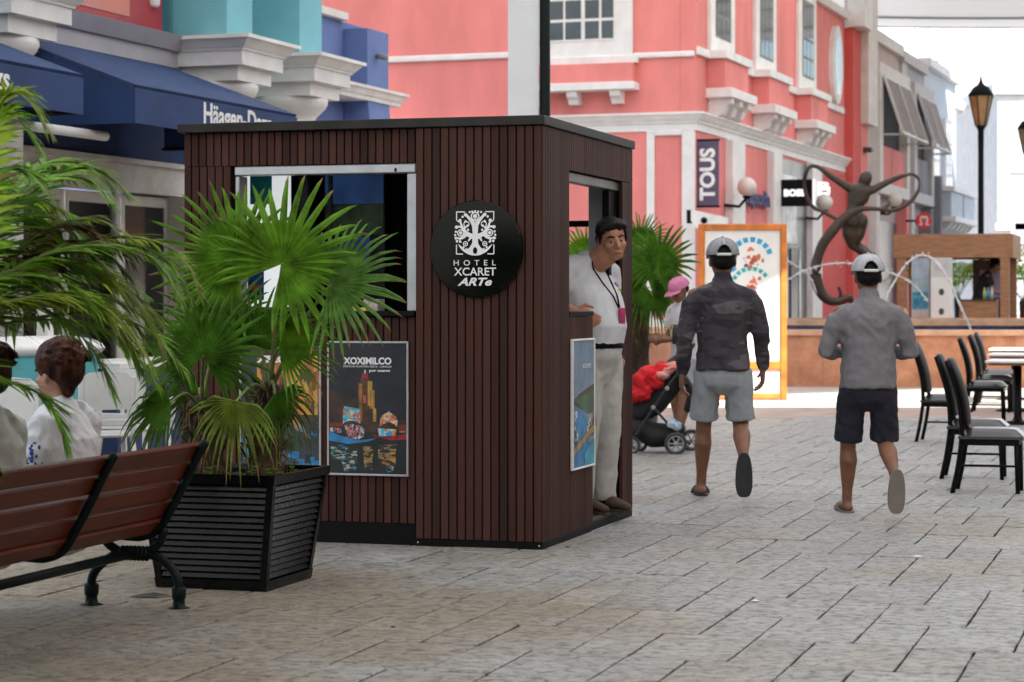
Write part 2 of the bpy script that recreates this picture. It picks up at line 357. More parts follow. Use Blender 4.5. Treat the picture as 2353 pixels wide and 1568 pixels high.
# ================================================================== store with awnings on the left
FL = Frame((-1.79, 27.6, 0), AB)
st_ = thing('corner_store', 'teal and white store with fat columns and sliding doors at the left', 'building', FL.o, -AB)
store_white = pm('store_white_stucco', (.80, .79, .77), .65, .05, 2.5, .08)
door_wh = pm('aluminium_frame', (.76, .73, .68), .45, .08, 4)
navy = pm('navy_canvas', (.011, .040, .14), .75, .12, 2, .06, 200)
def moulding(parent, name, s0, s1, n0, n1, prof, m):
    """block with a stepped profile: prof holds (z0, z1, outward offset)"""
    mb = MB()
    for i, (z0, z1, o0, o1) in enumerate(prof):
        e = .0015 * i
        a = [(n0, s0 - o0 - e), (n1 + o0 + e, s0 - o0 - e), (n1 + o0 + e, s1 + o0 + e), (n0, s1 + o0 + e)]; b = [(n0, s0 - o1 - e), (n1 + o1 + e, s0 - o1 - e), (n1 + o1 + e, s1 + o1 + e), (n0, s1 + o1 + e)]
        mb.add([(x, y, z0) for x, y in a] + [(x, y, z1) for x, y in b], [(3, 2, 1, 0), (4, 5, 6, 7)] + [(k, (k + 1) % 4, 4 + (k + 1) % 4, 4 + k) for k in range(4)], False)
    return mb.build(name, m, parent)
CAPP = [(3.86, 4.02, 0, 0), (4.02, 4.18, .10, .10), (4.18, 4.21, .12, .13), (4.21, 4.30, .14, .22), (4.30, 4.34, .25, .25)]
for s1 in (0, -1.92, -6.6, -12.2):
    c = moulding(st_, 'capital_block', s1 - 1.10, s1 - .25, -1.2, -.25, CAPP, store_white)
    MB().lathe([(.30, .12), (.30, 3.40), (.32, 3.42), (.34, 3.46), (.32, 3.5), (.30, 3.52), (.30, 3.62), (.34, 3.66), (.42, 3.74), (.45, 3.80), (.45, 3.859)], 32, (-.70, s1 - .68, 0)).build('column', store_white, st_)
    MB().lathe([(.36, 0), (.40, .02), (.40, .10), (.36, .118)], 28, (-.70, s1 - .68, 0)).build('column_base', store_white, st_)
    bx('upper_pier', teal, st_, -1.1, -.42, s1 - 1.02, s1 - .38, 4.345, 8.6, .01)
for s0, s1 in ((-11.6, -7.75), (-6.55, -3.05)):                      # recessed frieze between the columns
    moulding(st_, 'frieze', s0, s1, -1.35, -1.0, [(3.75, 4.0, 0, 0), (4.0, 4.18, .06, .06), (4.18, 4.34, .1, .2)], greyst)
bx('wall', teal, st_, -1.8, -1.36, -13, -.2, 3.7, 8.6); bx('wall', store_white, st_, -1.8, -1.40, -2.0, -.25, 0, 3.69)
bx('wall', store_white, st_, -1.8, -1.40, -9.35, -6.9, 0, 3.69); bx('wall', store_white, st_, -1.8, -1.40, -13, -11.2, 0, 3.69)
bx('lintel', navy, st_, -1.8, -1.42, -6.9, -2.0, 2.95, 3.68)
# shop sign box in red and orange above the frieze
sg = pm('red_sign_enamel', (.36, .02, .03), .4, .15, 2); og = pm('orange_sign_print', (.70, .19, .06), .45, .25, 1.1, c2=(.45, .2, .22)); yl = pm('yellow_sign', (.75, .5, .05), .4, .1, 3)
sb = bx('sign_box', sg, st_, -1.34, -.98, -6.5, -3.4, 4.36, 5.6, .01)
bx('print_panel', og, sb, -.976, -.97, -6.45, -4.15, 4.45, 5.5, .001); bx('yellow_panel', yl, sb, -.976, -.96, -4.1, -3.55, 4.98, 5.5, .001)
for zz in (4.72, 4.88): MB().lathe([(.05, 0), (.07, .03), (.07, .2), (.03, .22)], 12, (-.97, -3.62, zz - .1)).build('spot_lamp', white, sb)
for s0, s1 in ((-11.6, -7.83), (-6.89, -3.31)):                       # awnings
    NF, NB, ZT, ZF, ZB = .6, -1.0, 4.02, 3.43, 3.07
    aw = MB().add([(NB, s0, ZT), (NB, s1, ZT), (NF, s0, ZF), (NF, s1, ZF), (NB, s0, ZT - .03), (NB, s1, ZT - .03), (NF - .02, s0, ZF - .03), (NF - .02, s1, ZF - .03)],
                  [(0, 2, 3, 1), (4, 5, 7, 6), (0, 1, 5, 4), (0, 4, 6, 2), (1, 3, 7, 5), (2, 6, 7, 3)]).build('awning', navy, st_)
    bx('valance', navy, aw, NF - .012, NF + .004, s0, s1, ZB, ZF - .032, .002)
    MB().prism([(s0 + .002, 0)] and [(NB, ZT - .04), (NF - .014, ZF - .04), (NF - .014, ZB), (NB, ZB)], s0 + .001, s0 + .014, 'xz').build('side_cloth', navy, aw)
    MB().prism([(NB, ZT - .04), (NF - .014, ZF - .04), (NF - .014, ZB), (NB, ZB)], s1 - .014, s1 - .001, 'xz').build('side_cloth', navy, aw)
    for e in (s0 + .05, s1 - .05): MB().tube([(NF - .03, e, ZB + .02), (NB, e, ZB + .02)], .015, 8).build('awning_arm', black, aw)
    sx = FL.s(512, NF) if s0 > -7 else FL.s(22, NF) - .78
    letters('lettering', 'Häagen-Dazs', .2, white, aw, (NF + .006, sx + (.35 if s0 > -7 else 0), 3.24), (R(90), 0, R(90)), width=1.55, extrude=.002, bold=.004, split=True)
tb = MB().tube([(.1, -8.4, 2.98), (.1, -6.55, 2.98)], .045, 12, True).build('tube_light', white, st_)
for e in (-8.2, -6.8): MB().tube([(.1, e, 2.98), (-.9, e, 3.1)], .012, 6).build('tube_bracket', black, tb)
# sliding doors
dn = -1.5
bx('door_header', door_wh, st_, dn - .1, dn + .12, -6.9, -2.0, 2.62, 2.93); bx('header_rail', door_wh, st_, dn - .1, dn + .18, -6.9, -2.0, 2.931, 2.99)
bx('motion_sensor', black, st_, dn + .125, dn + .2, -5.45, -5.1, 2.72, 2.8)
dk_glass = pm('dark_interior_glass', (.02, .02, .022), .12, .2, 1, spec=.7)
inter = pm('shop_interior', (.50, .46, .40), .8, .3, 1.3)
for s0, s1, kind in ((-6.9, -5.75, 0), (-5.72, -4.65, 1), (-4.62, -3.45, 2), (-3.42, -2.35, 3)):
    d = MB(); w = .07
    for a, b, z0, z1 in ((s0, s0 + w, 0.02, 2.6), (s1 - w, s1, .02, 2.6), (s0 + w, s1 - w, .02, .18), (s0 + w, s1 - w, 2.48, 2.6)): d.cbox(dn - .03, dn + .03, a, b, z0, z1, .006)
    dd = d.build('sliding_door', door_wh, st_)
    bx('pane', dk_glass if kind == 3 else glassmat('shop_glass', (.75, .8, .8), mixd=.05), dd, dn - .008, dn + .008, s0 + w, s1 - w, .18, 2.48, .001)
bx('jamb', door_wh, st_, dn - .1, dn + .3, -2.33, -1.98, 0, 2.615); bx('jamb', door_wh, st_, dn - .08, dn + .08, -2.02, -1.9, 0, 2.6)
bx('shop_floor', inter, st_, -5.5, -1.82, -9, -1.9, -.01, .02); bx('shop_back_wall', inter, st_, -5.6, -5.5, -9, -1.9, 0, 3.6); MB().cbox(-4.8, -2.2, -7.5, -3.0, 3.06, 3.09, .004).build('added_ceiling_light', pm('added_lit_panel', (.9, .88, .82), .5, .02, 2, emit=3.0), st_)  # unseen ceiling panel added to brighten the shop and its doors
bx('shop_ceiling', inter, st_, -5.5, -1.82, -9, -1.9, 3.1, 3.15)
lit = pm('backlit_menu', (.85, .84, .78), .5, .15, 2.2, emit=1.0); bl = pm('blue_poster_print', (.03, .24, .62), .5, .4, 2.5, c2=(.20, .18, .42)); br = pm('brown_shelf', (.22, .11, .06), .6, .3, 4)
bx('menu_board', lit, st_, -2.3, -2.26, -6.7, -5.9, 1.15, 2.45); bx('menu_board', lit, st_, -2.3, -2.26, -5.45, -5.2, 1.3, 2.3)
bx('poster', bl, st_, -1.9, -1.88, -4.95, -4.62, 1.2, 2.1); bx('shelf', br, st_, -2.4, -1.95, -5.15, -4.4, .1, 2.5)
bx('freezer_cabinet', white, st_, -3.2, -2.6, -7.0, -5.3, .03, 1.1)

# ================================================================== blue building beyond it
FB = Frame(at(893, 262, 31.0) * 1, AB); FB.o.z = 0
bb = thing('blue_building', 'blue building with a flared buttress between the teal and coral fronts', 'building', FB.o, -AB)
bx('wall', bluest, bb, -3.5, -.35, -3.2, -.02, 0, 5.2, .01)
MB().prism([(-.34, 0), (-.34, 5.1), (0, 5.1), (0, 4.3), (.02, 4.0), (.06, 3.7), (.12, 3.2), (.2, 2.6), (.25, 1.5), (.26, 0)], -.75, -.01, 'xz').build('buttress', bluest, bb)
moulding(bb, 'string_course', -3.3, -.01, -3.4, -.32, [(4.12, 4.18, .36, .36), (4.18, 4.26, .38, .42), (4.26, 4.30, .45, .45)], offwhite)
bx('parapet_cap', offwhite, bb, -3.5, -.25, -3.25, -.8, 5.2, 5.3); bx('upper_wall', offwhite, bb, -3.4, -.7, -3.2, -1.0, 5.3, 8.2)
cam_t = MB().tube([(.02, -.45, 4.75), (.18, -.5, 4.72)], .04, 10, True).build('spot_lamp', pm('grey_metal', (.25, .25, .26), .4, .1, 5), bb)
bx('awning_edge', white, bb, -.1, .55, -1.6, -.3, 3.32, 3.37)
bx('side_wall', bluest, bb, -3.5, -.5, -6.5, -3.21, 0, 5.0)

# ================================================================== coral corner building
FK = Frame((3.43, 42, 0), AB)
ck = thing('coral_building', 'coral corner building with white cornices, boxed ledges and small paned windows', 'building', FK.o, -AB)
NX = lambda xd: FK.n(xd, 0)
ZX = lambda yd, xd: CH - (yd - HZ) / FP * (FK.o + FK.p * NX(xd)).y
SY = lambda xd, n=0: FK.s(xd, n)
ZY = lambda yd, xd, n=0: FK.z(yd, SY(xd, n), n)
LW = 14.5
bx('front_wall', coral, ck, -9, -.3, 0, .3, 0, 8.4, .01); bx('side_wall', coral, ck, -.3, 0, 0, LW, 0, 8.4, .01); bx('roof', greyst, ck, -9, -.01, .31, LW, 8.15, 8.3)
bx('parapet_cap', white, ck, -9.1, .12, -.12, LW, 8.4, 8.6)
zc = ZX(300, 1590)                                            # ground-floor cornice
moulding(ck, 'cornice', 0.002, LW, -9, 0, [(zc, zc + .14, .03, .03), (zc + .14, zc + .2, .06, .08), (zc + .2, zc + .3, .1, .16), (zc + .3, zc + .34, .18, .18)], white)
zs = ZX(140, 1500)
def front_bit(name, m, x0, x1, y0, y1, out, b=.01, inset=0):
    return bx(name, m, ck, NX(x0), NX(x1), -out, -inset, ZX(y1, (x0 + x1) / 2), ZX(y0, (x0 + x1) / 2), b)
front_bit('string_course', white, 700, 1262, 128, 142, .07, .02); front_bit('string_course', white, 1456, 1597, 120, 133, .07, .02)
# big window in a white surround over a boxed ledge
w = front_bit('window', white, 1222, 1455, -130, 148, .06)
gx = [1228, 1256, 1262, 1297, 1302, 1338, 1347, 1379, 1385, 1412]
wz = [ZX(y, 1320) for y in (92, 52, 45, 3, -4, -46, -52, -92)]
frm = bx('frame', white, w, NX(1226), NX(1414), -.075, -.0605, ZX(97, 1320), ZX(-96, 1320), .004)
for i in range(0, 8, 2):
    for j in range(0, 8, 2): bx('pane', pane_m, w, NX(gx[i + 2]), NX(gx[i + 3]), -.084, -.0755, wz[j], wz[j + 1], .002)
bx('sill', white, w, NX(1215), NX(1470), -.16, -.061, ZX(150, 1350), ZX(132, 1350), .01)
front_bit('boxed_apron', coral, 1215, 1462, 151, 195, .28); lg = front_bit('ledge', white, 1205, 1470, 195.5, 213, .42)
for x in (1238, 1326, 1424): MB().prism([(-.002, 0), (-.36, 0), (-.34, -.1), (-.24, -.16), (-.2, -.24), (-.002, -.24)], NX(x) - .1, NX(x) + .1, 'yz').build('bracket', white, lg); 
for o_ in lg.children: o_.location.z = ZX(213.5, 1340)
# pilaster panel on the ground floor
for x0, x1, y0, y1 in ((1487, 1505, 300, 760), (1568, 1598, 300, 760), (1505.2, 1567.8, 288, 302)): front_bit('pilaster_strip', white, x0, x1, max(y0, 301) if x0 != 1505.2 else 301, y1 if x0 != 1505.2 else 312, .05)
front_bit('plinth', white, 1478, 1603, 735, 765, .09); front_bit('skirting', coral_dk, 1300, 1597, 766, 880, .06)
# side wing: three tall windows over boxed ledges, oval window, shop fronts
FN = .3
def side_bit(name, m, s0, s1, z0, z1, n1, parent=None, n0=.001, b=.008): return bx(name, m, parent or ck, n0, n1, s0, s1, z0, z1, b)
zst = ZY(262, 1939)
s_w = [SY(1652), SY(1752), SY(1848)]
side_bit('string_course', white, .02, SY(1940) - .3, zst - .03, zst + .12, .07)
for k, sc_ in enumerate(s_w):
    hw = .95; zb = zst + .125
    w = side_bit('window', white, sc_ - hw, sc_ + hw, zb, zb + 2.45, .09)
    side_bit('reveal', pm('window_shade', (.2, .21, .21), .6, .1, 3), sc_ - .62, sc_ + .62, zb + .3, zb + 2.05, .094, w, .091, .001)
    for i in range(3):
        for j in range(4): side_bit('pane', pane_m, sc_ - .56 + i * .385, sc_ - .56 + i * .385 + .33, zb + .35 + j * .42, zb + .35 + j * .42 + .36, .1, w, .0945, .001)
    side_bit('sill', white, sc_ - hw - .12, sc_ + hw + .12, zb - .16, zb - .002, .42)
    side_bit('boxed_apron', coral, sc_ - hw, sc_ + hw, zb - .72, zb - .165, .36)
    lg = side_bit('ledge', white, sc_ - hw - .1, sc_ + hw + .1, zb - .9, zb - .723, .52)
    for j in range(3):
        yy = sc_ - .7 + j * .7
        MB().prism([(.002, zb - .902), (.46, zb - .902), (.44, zb - 1.0), (.34, zb - 1.06), (.28, zb - 1.2), (.16, zb - 1.26), (.002, zb - 1.3)], yy - .13, yy + .13, 'xz').build('bracket', white, lg)
so = SY(1915); zo = ZY(150, 1915)
e = [(.62 * math.cos(t), .95 * math.sin(t)) for t in [2 * math.pi * k / 28 for k in range(28)]]
ov = MB().prism([(so + a, zo + b) for a, b in e], .002, .12, 'yz').build('oval_window', white, ck)
MB().prism([(so + a * .75, zo + b * .78) for a, b in e], .1205, .13, 'yz').build('pane', pm('pale_pane', (.45, .5, .55), .15, .1, 2), ov)
# ground-floor pilasters and shop fronts on the side wing
zg = zc - .02
for x0, x1 in ((1666, 1688), (1693, 1702), (1762, 1779), (1783, 1788), (1852, 1870), (1872, 1880)): side_bit('pilaster', white, SY(x0), SY(x1), 0, zg, .16 if x1 - x0 > 12 else .1)
shop_dark = pm('dark_shop_interior', (.10, .105, .11), .3, .5, 1.2, spec=.6)
side_bit('shop_window', shop_dark, SY(1790), SY(1851), .4, zg - .05, .03)
for a, b, z0, z1 in ((1794, 1826, 2.7, 4.2), (1796, 1806, .6, 2.4), (1832, 1836, .1, 2.6)): side_bit('display', pm('pale_window_display', (.62, .68, .70), .3, .3, 1.5), SY(a), SY(b), z0, z1, .05, None, .031)
side_bit('door', pm('charcoal_door', (.03, .02, .025), .3, .1, 3), SY(1812), SY(1828), 0, 2.6, .06, None, .031)
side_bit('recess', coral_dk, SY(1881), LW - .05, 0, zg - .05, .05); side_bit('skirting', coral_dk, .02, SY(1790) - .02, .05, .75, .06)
side_bit('wall_duct', pm('tan_panel', (.45, .33, .2), .6, .1, 3), SY(1690), SY(1700), 1.9, 2.7, .12, None, .101)
# red end pier and the white pier beyond it
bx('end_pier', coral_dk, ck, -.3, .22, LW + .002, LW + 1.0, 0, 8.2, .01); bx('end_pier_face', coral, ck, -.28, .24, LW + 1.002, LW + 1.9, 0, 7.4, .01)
bx('white_pier', offwhite, ck, -.2, .42, LW + 1.0, LW + 2.3, 5.9, 10.2, .01); bx('pier_cap', white, ck, .1, .52, LW - .1, LW + 1.0, 8.21, 10.2, .01)
hm = pm('charcoal_metal', (.04, .04, .045), .5, .1, 4)
bx('wall_lamp', hm, ck, .25, .45, LW + 1.2, LW + 1.5, 5.2, 5.32)

# blade banner with four upright letters
plum = pm('plum_banner', (.105, .075, .135), .7, .1, 3, .05, 120)
s_b = SY(1600) + .05
tb_ = thing('blade_banner', 'plum banner with upright white letters TOUS beside the white corner pilaster', 'banner', FK.o + FK.d * s_b, -AB)
zb0, zb1 = FK.z(475, s_b), FK.z(323, s_b); nb0, nb1 = FK.n(1597, s_b) + .02, FK.n(1652, s_b)
bx('cloth', plum, tb_, nb0, nb1, -.012, .012, zb0, zb1, .003)
for zz in (zb0, zb1): MB().tube([(-.02, 0, zz), (nb1, 0, zz)], .022, 8).build('bar', black, tb_)
letters('lettering', 'TOUS', .3, white, tb_, ((nb0 + nb1) / 2 + .0, -.015, (zb0 + zb1) / 2 - .02), (R(90), R(-90), 0), width=.98, height=.30, extrude=.002, bold=.012, split=True)
# hanging sign of blue letters
s_r = SY(1705)
tr_ = thing('blue_letter_sign', 'dark blue cut-out letters on the coral side wall next to globe lamp', 'sign', FK.o + FK.d * 0, -AB)
letters('lettering', 'rapsodia', .3, pm('navy_letters', (.06, .07, .18), .5, .1, 5), tr_, (.1, (SY(1703) + SY(1758)) / 2, ZY(460, 1730)), (R(90), 0, R(90)), width=SY(1758) - SY(1703), height=.42, extrude=.02, bold=.01)
side = bx('backing_rail', hm, tr_, .003, .075, SY(1703), SY(1758), ZY(470, 1730), ZY(466, 1730), .002)
# black projecting sign
s_p = SY(1780)
bo = thing('black_sign', 'black projecting sign with white letters BOSS on the coral building', 'sign', FK.o + FK.d * s_p, -AB)
n0, n1 = FK.n(1787, s_p), FK.n(1868, s_p); z0, z1 = FK.z(475, s_p), FK.z(414, s_p)
bx('panel', black, bo, n0, n1, -.08, .08, z0, z1, .01); bx('arm', black, bo, -.0, n0, -.03, .03, (z0 + z1) / 2 - .03, (z0 + z1) / 2 + .03)
lam = pm('lit_letters', (.9, .9, .9), .4, .02, 2, emit=.25)
letters('lettering', 'BOSS', .2, lam, bo, ((n0 + n1) / 2, -.085, (z0 + z1) / 2), (R(90), 0, 0), width=(n1 - n0) * .6, height=(z1 - z0) * .28, extrude=.004, bold=.015, split=True)
bx('edge_light', lam, bo, n1 + .002, n1 + .03, -.06, .06, z0, z1)
# vertical pair of letters on the pilaster beyond
bv = thing('vertical_letters', 'white letters stacked on the coral pier to the right of black sign', 'sign', FK.o, -AB)
for k, ch in enumerate('BOSS'): letters('letter', ch, .3, lam, bv, (.34, SY(1893, .34) , ZY(428 + k * 12, 1893, .34)), (R(90), 0, R(20)), height=.2, width=.3, extrude=.02, bold=.01)
for k, (x, y, r) in enumerate(((1716, 430, .19), (1894, 465, .19), (2055, 460, .2))):
    s = SY(x, .45); gl = thing('globe_lamp', ['white globe wall lamp in front of the dark blue letters', 'white globe wall lamp below the stacked white letters', 'white globe wall lamp on the far grey front beside the ribbon loop'][k], 'lamp', FK.o + FK.d * s, -AB, 'globe lamps on the fronts')
    zz = ZY(y, x, .45)
    MB().ell((.45, 0, zz), (r, r, r), 20, 12).build('globe', pm('opal_glass', (.72, .68, .62), .3, .04, 2), gl)
    MB().tube([(.0, 0, zz - .35), (.3, 0, zz - .38), (.45, 0, zz - r - .02)], .03, 8).build('arm', black, gl)
    MB().lathe([(.05, 0), (.09, .03), (.07, .07)], 12, (.45, 0, zz - r - .04)).build('holder', black, gl)
# security camera
cc = thing('security_camera', 'white box security camera on the coral wall above map board', 'camera', FK.o + FK.d * SY(1615, .3), -AB)
zq = ZY(508, 1620, .3)
MB().prism([(.1, zq), (.1, zq + .2), (.75, zq + .05), (.75, zq - .12), (.2, zq - .14)], -.1, .1, 'xz').build('housing', white, cc); MB().tube([(.35, -.1, zq), (.35, -.125, zq)], .06, 10, True).build('lens', black, cc); bx('bracket', black, cc, .0, .1, -.03, .03, zq - .05, zq + .2)
# ================================================================== grey and pale fronts farther down the street
slat_m = pm('taupe_shutter', (.36, .31, .30), .6, .08, 4); pale_pink = pm('pale_pink_stucco', (.52, .40, .40), .75, .05, 2, .08); pale_blue = pm('pale_blue_stucco', (.55, .62, .70), .75, .05, 2, .08); dk_grey = pm('dusky_grey_stucco', (.24, .23, .26), .75, .05, 2, .08)
def far_front(name, label, s0, s1, top, wallm, trim, panel, group='fronts farther down the street'):
    t = thing(name, label, 'building', FK.o, -AB, group)
    bx('wall', wallm, t, -6, 0, s0, s1, 0, top, .01); bx('parapet', trim, t, -6, .15, s0 + .01, s1 - .01, top, top + .3)
    bx('upper_pier', trim, t, .001, .08, s0 + .05, s0 + .9, 4.8, top - .01); bx('upper_recess', panel, t, .001, .04, s0 + 1.0, s1 - .8, 6.9, top - .6)
    # jettied bay with a top-hung slatted shutter
    b0, b1, zb, zt = s0 + .5, s1 - .3, 4.55, 7.35
    bx('bay', trim, t, .081, .36, b0, b1, zt, zt + .32); bx('bay_floor', trim, t, .081, .36, b0, b1, zb - .3, zb)
    bx('bay_post', trim, t, .081, .36, b0, b0 + .45, zb + .001, zt - .001); bx('bay_post', trim, t, .081, .36, b1 - .4, b1, zb + .001, zt - .001)
    bx('bay_back', pm('shade_back', (.05, .05, .055), .8, .1, 3), t, .082, .12, b0 + .46, b1 - .41, 5.6, zt - .002)
    for k in range(2):
        w = (b1 - b0 - .87) / 2; a = b0 + .46 + k * w; bx('bay_panel', panel, t, .2, .26, a + .04, a + w - .04, zb + .002, 5.55)
    sh = MB(); pv = Vector((.37, 0, zt - .02)); dr = Vector((.50, 0, -1.55)); up = dr.normalized()
    nrm = Vector((up.z, 0, -up.x)) * -1
    def barp(y0, y1, a, b, th, mb, tw=0):
        p, q = pv + dr * a, pv + dr * b
        vs_ = [Vector((pt.x, y, pt.z)) + nrm * e for pt in (p, q) for y in (y0, y1) for e in (0, th)]
        mb.add(vs_, [(0, 1, 3, 2), (4, 6, 7, 5), (0, 4, 5, 1), (2, 3, 7, 6), (0, 2, 6, 4), (1, 5, 7, 3)], False)
    w = b1 - b0 - .5
    fr = MB(); y0 = b0 + .3
    for a in (0, .48, .96): barp(y0 + a * w, y0 + a * w + .1, 0, 1, .06, fr)
    barp(y0 + .1, y0 + .96 * w - .01, 0, .05, .055, fr); barp(y0 + .1, y0 + .96 * w - .01, .95, 1, .055, fr)
    sh = fr.build('shutter', trim, t)
    for k in range(15):
        f = .06 + k * .059
        for a in (0, .48):
            m = MB(); p = pv + dr * f; m.X = Matrix.Translation(p + nrm * .03) @ Matrix.Rotation(R(-60), 4, 'Y'); m.box(-.035, .035, y0 + a * w + .105, y0 + (a + .48) * w - .005, -.006, .006); m.build('slat', slat_m, sh)
    for a in (.05, .95): MB().tube([(.2, y0 + a * w, 5.8), (.86, y0 + a * w, 5.8)], .025, 6).build('stay', trim, sh)
    # ground floor
    bx('shop_opening', shop_dark, t, .001, .03, s0 + .6, s1 - .6, .1, 3.6); bx('pier', trim, t, .001, .35, s0 + .02, s0 + .5, 0, 4.2); bx('pier', panel, t, .001, .3, s1 - .5, s1 - .02, 0, 4.2)
    bx('glass_panel', pm('pale_window_display', (.62, .68, .70), .3, .3, 1.5), t, .031, .05, s0 + .8, s0 + 1.8, .8, 3.2)
    return t
far_front('pink_shuttered_house', 'pale pink house front with slatted shutter next to the coral building', 17.0, 22.5, 8.3, pale_pink, offwhite, coral)
far_front('grey_shuttered_house', 'grey house front with slatted shutter, second down from the coral building', 22.55, 26.9, 8.2, greyst, pm('light_grey_stucco', (.55, .53, .54), .7, .05, 2, .08), dk_grey)
pb = thing('pale_blue_house', 'pale blue house front with a balcony and pointed arches below', 'building', FK.o, -AB)
bx('wall', pale_blue, pb, -6, 0, 27.0, 33.5, 0, 8.5, .01); bx('parapet', white, pb, -6, .2, 27, 33.6, 8.5, 8.75)
for k in range(2):
    a = 27.9 + k * 2.7; w = bx('window', white, pb, .001, .1, a, a + 1.5, 5.0, 7.2)
    for i in range(2):
        for j in range(3): bx('pane', pm('sky_pane', (.25, .32, .4), .1, .1, 2), w, .101, .11, a + .12 + i * .65, a + .7 + i * .65, 5.12 + j * .68, 5.72 + j * .68, .002)
    bl_ = bx('balcony', pale_blue, pb, .001, .75, a - .5, a + 1.9, 4.0, 4.75, .01); bx('balcony_rail', white, bl_, .0, .85, a - .6, a + 2.0, 4.751, 4.9); bx('balcony_floor', white, bl_, .001, .9, a - .62, a + 2.02, 3.84, 3.999)
    for j in range(3): MB().prism([(.002, 3.83), (.75, 3.83), (.6, 3.65), (.3, 3.55), (.002, 3.35)], a - .3 + j * .9, a - .05 + j * .9, 'xz').build('bracket', white, bl_)
    ar = MB().prism([(a - .1, .1), (a + 1.5, .1), (a + 1.5, 2.2), (a + 1.3, 2.75), (a + .7, 3.15), (a + .1, 2.75), (a - .1, 2.2)], .001, .05, 'yz').build('arched_door', pm('shaded_door', (.14, .14, .16), .5, .1, 3), pb)
    bx('arch_pier', offwhite, pb, .001, .25, a - .55, a - .15, 0, 3.2)
MB().ell((.3, 32.2, 7.7), (.18, .18, .22)).build('lantern', white, pb)
bx('grey_base', dk_grey, pb, .001, .5, 26.95, 27.25, 0, 5.2)
def white_block(label, p, w, d, h, rows, cols, rz=0):
    t = thing('white_building', label, 'building', p, rz, 'white buildings at the end of the street')
    bx('wall', offwhite, t, 0, w, 0, d, 0, h, .01); bx('cornice', white, t, -.2, w + .2, -.2, d, h, h + .4); bx('belt', white, t, -.1, w + .1, -.1, -.001, h * .45, h * .45 + .25)
    for i in range(cols):
        for j in range(rows):
            x = w * (i + .5) / cols; z = h * (.12 + .86 * j / rows); ww, hh = min(1.3, w / cols * .5), h / rows * .5
            o = bx('window', white, t, x - ww / 2 - .12, x + ww / 2 + .12, -.08, -.001, z - .1, z + hh + .1); bx('pane', pm('pale_grey_pane', (.5, .55, .6), .2, .1, 2), o, x - ww / 2, x + ww / 2, -.1, -.081, z, z + hh, .002)
    return t
white_block('tall sunlit white building closing the far end of the street', (14.0, 96, 0), 16, 8, 15.5, 4, 6)
white_block('sunlit white building with a terrace at the right edge', (17.7, 82, 0), 12, 8, 9.0, 3, 5)

# ================================================================== street lamps and the banner pole
def street_lamp(label, p, ztop):
    t = thing('street_lamp', label, 'street lamp', p, 0, 'green street lamps')
    MB().lathe([(.16, 0), (.16, .1), (.11, .25), (.085, .5), (.08, .6), (.07, ztop - 1.75), (.075, ztop - 1.7), (.075, ztop - 1.3), (.10, ztop - 1.25), (.14, ztop - 1.18)], 14).build('pole', green_iron, t)
    z = ztop - 1.18
    MB().lathe([(.13, z), (.28, z + .72)], 6, smooth=False).build('glass', pm('amber_lamp_glass', (.42, .26, .12), .3, .15, 3), t)
    for k in range(6):
        a = 2 * math.pi * k / 6; MB().tube([(.135 * math.cos(a), .135 * math.sin(a), z), (.29 * math.cos(a), .29 * math.sin(a), z + .73)], .016, 6).build('rib', green_iron, t)
    MB().lathe([(.31, z + .72), (.31, z + .77), (.2, z + .93), (.09, z + 1.0), (.05, z + 1.06), (.025, z + 1.18), (.005, z + 1.3)], 12).build('hood', green_iron, t)
street_lamp('dark green street lamp with amber lantern standing behind the wooden kiosk', at(2254, HZ, 55).xy.to_3d(), CH + (HZ - 178) / FP * 55)
street_lamp('dark green street lamp half cut off by the right edge', at(2361, HZ, 68).xy.to_3d(), CH + (HZ - 262) / FP * 68)
gp = thing('green_pole', 'dark green pole rising behind the brown kiosk', 'pole', at(1252, HZ, 20.5).xy.to_3d(), 0)
MB().lathe([(.12, 0), (.12, .1), (.075, .3), (.05, .5), (.05, 6.4), (.03, 6.45)], 16).build('shaft', green_iron, gp)
for zz in (5.6,): MB().tube([(-.05, 0, zz), (-.36, 0, zz)], .015, 8).build('banner_arm', green_iron, gp)
pbn = thing('pole_banner', 'plain white banner hanging beside the dark green pole', 'banner', at(1252, HZ, 20.5).xy.to_3d(), 0)
bx('cloth', pm('white_banner', (.80, .82, .84), .7, .03, 2, .03), pbn, at(1167, HZ, 20.5).x - at(1252, HZ, 20.5).x, -.055, -.008, .008, 2.9, 5.58, .004)

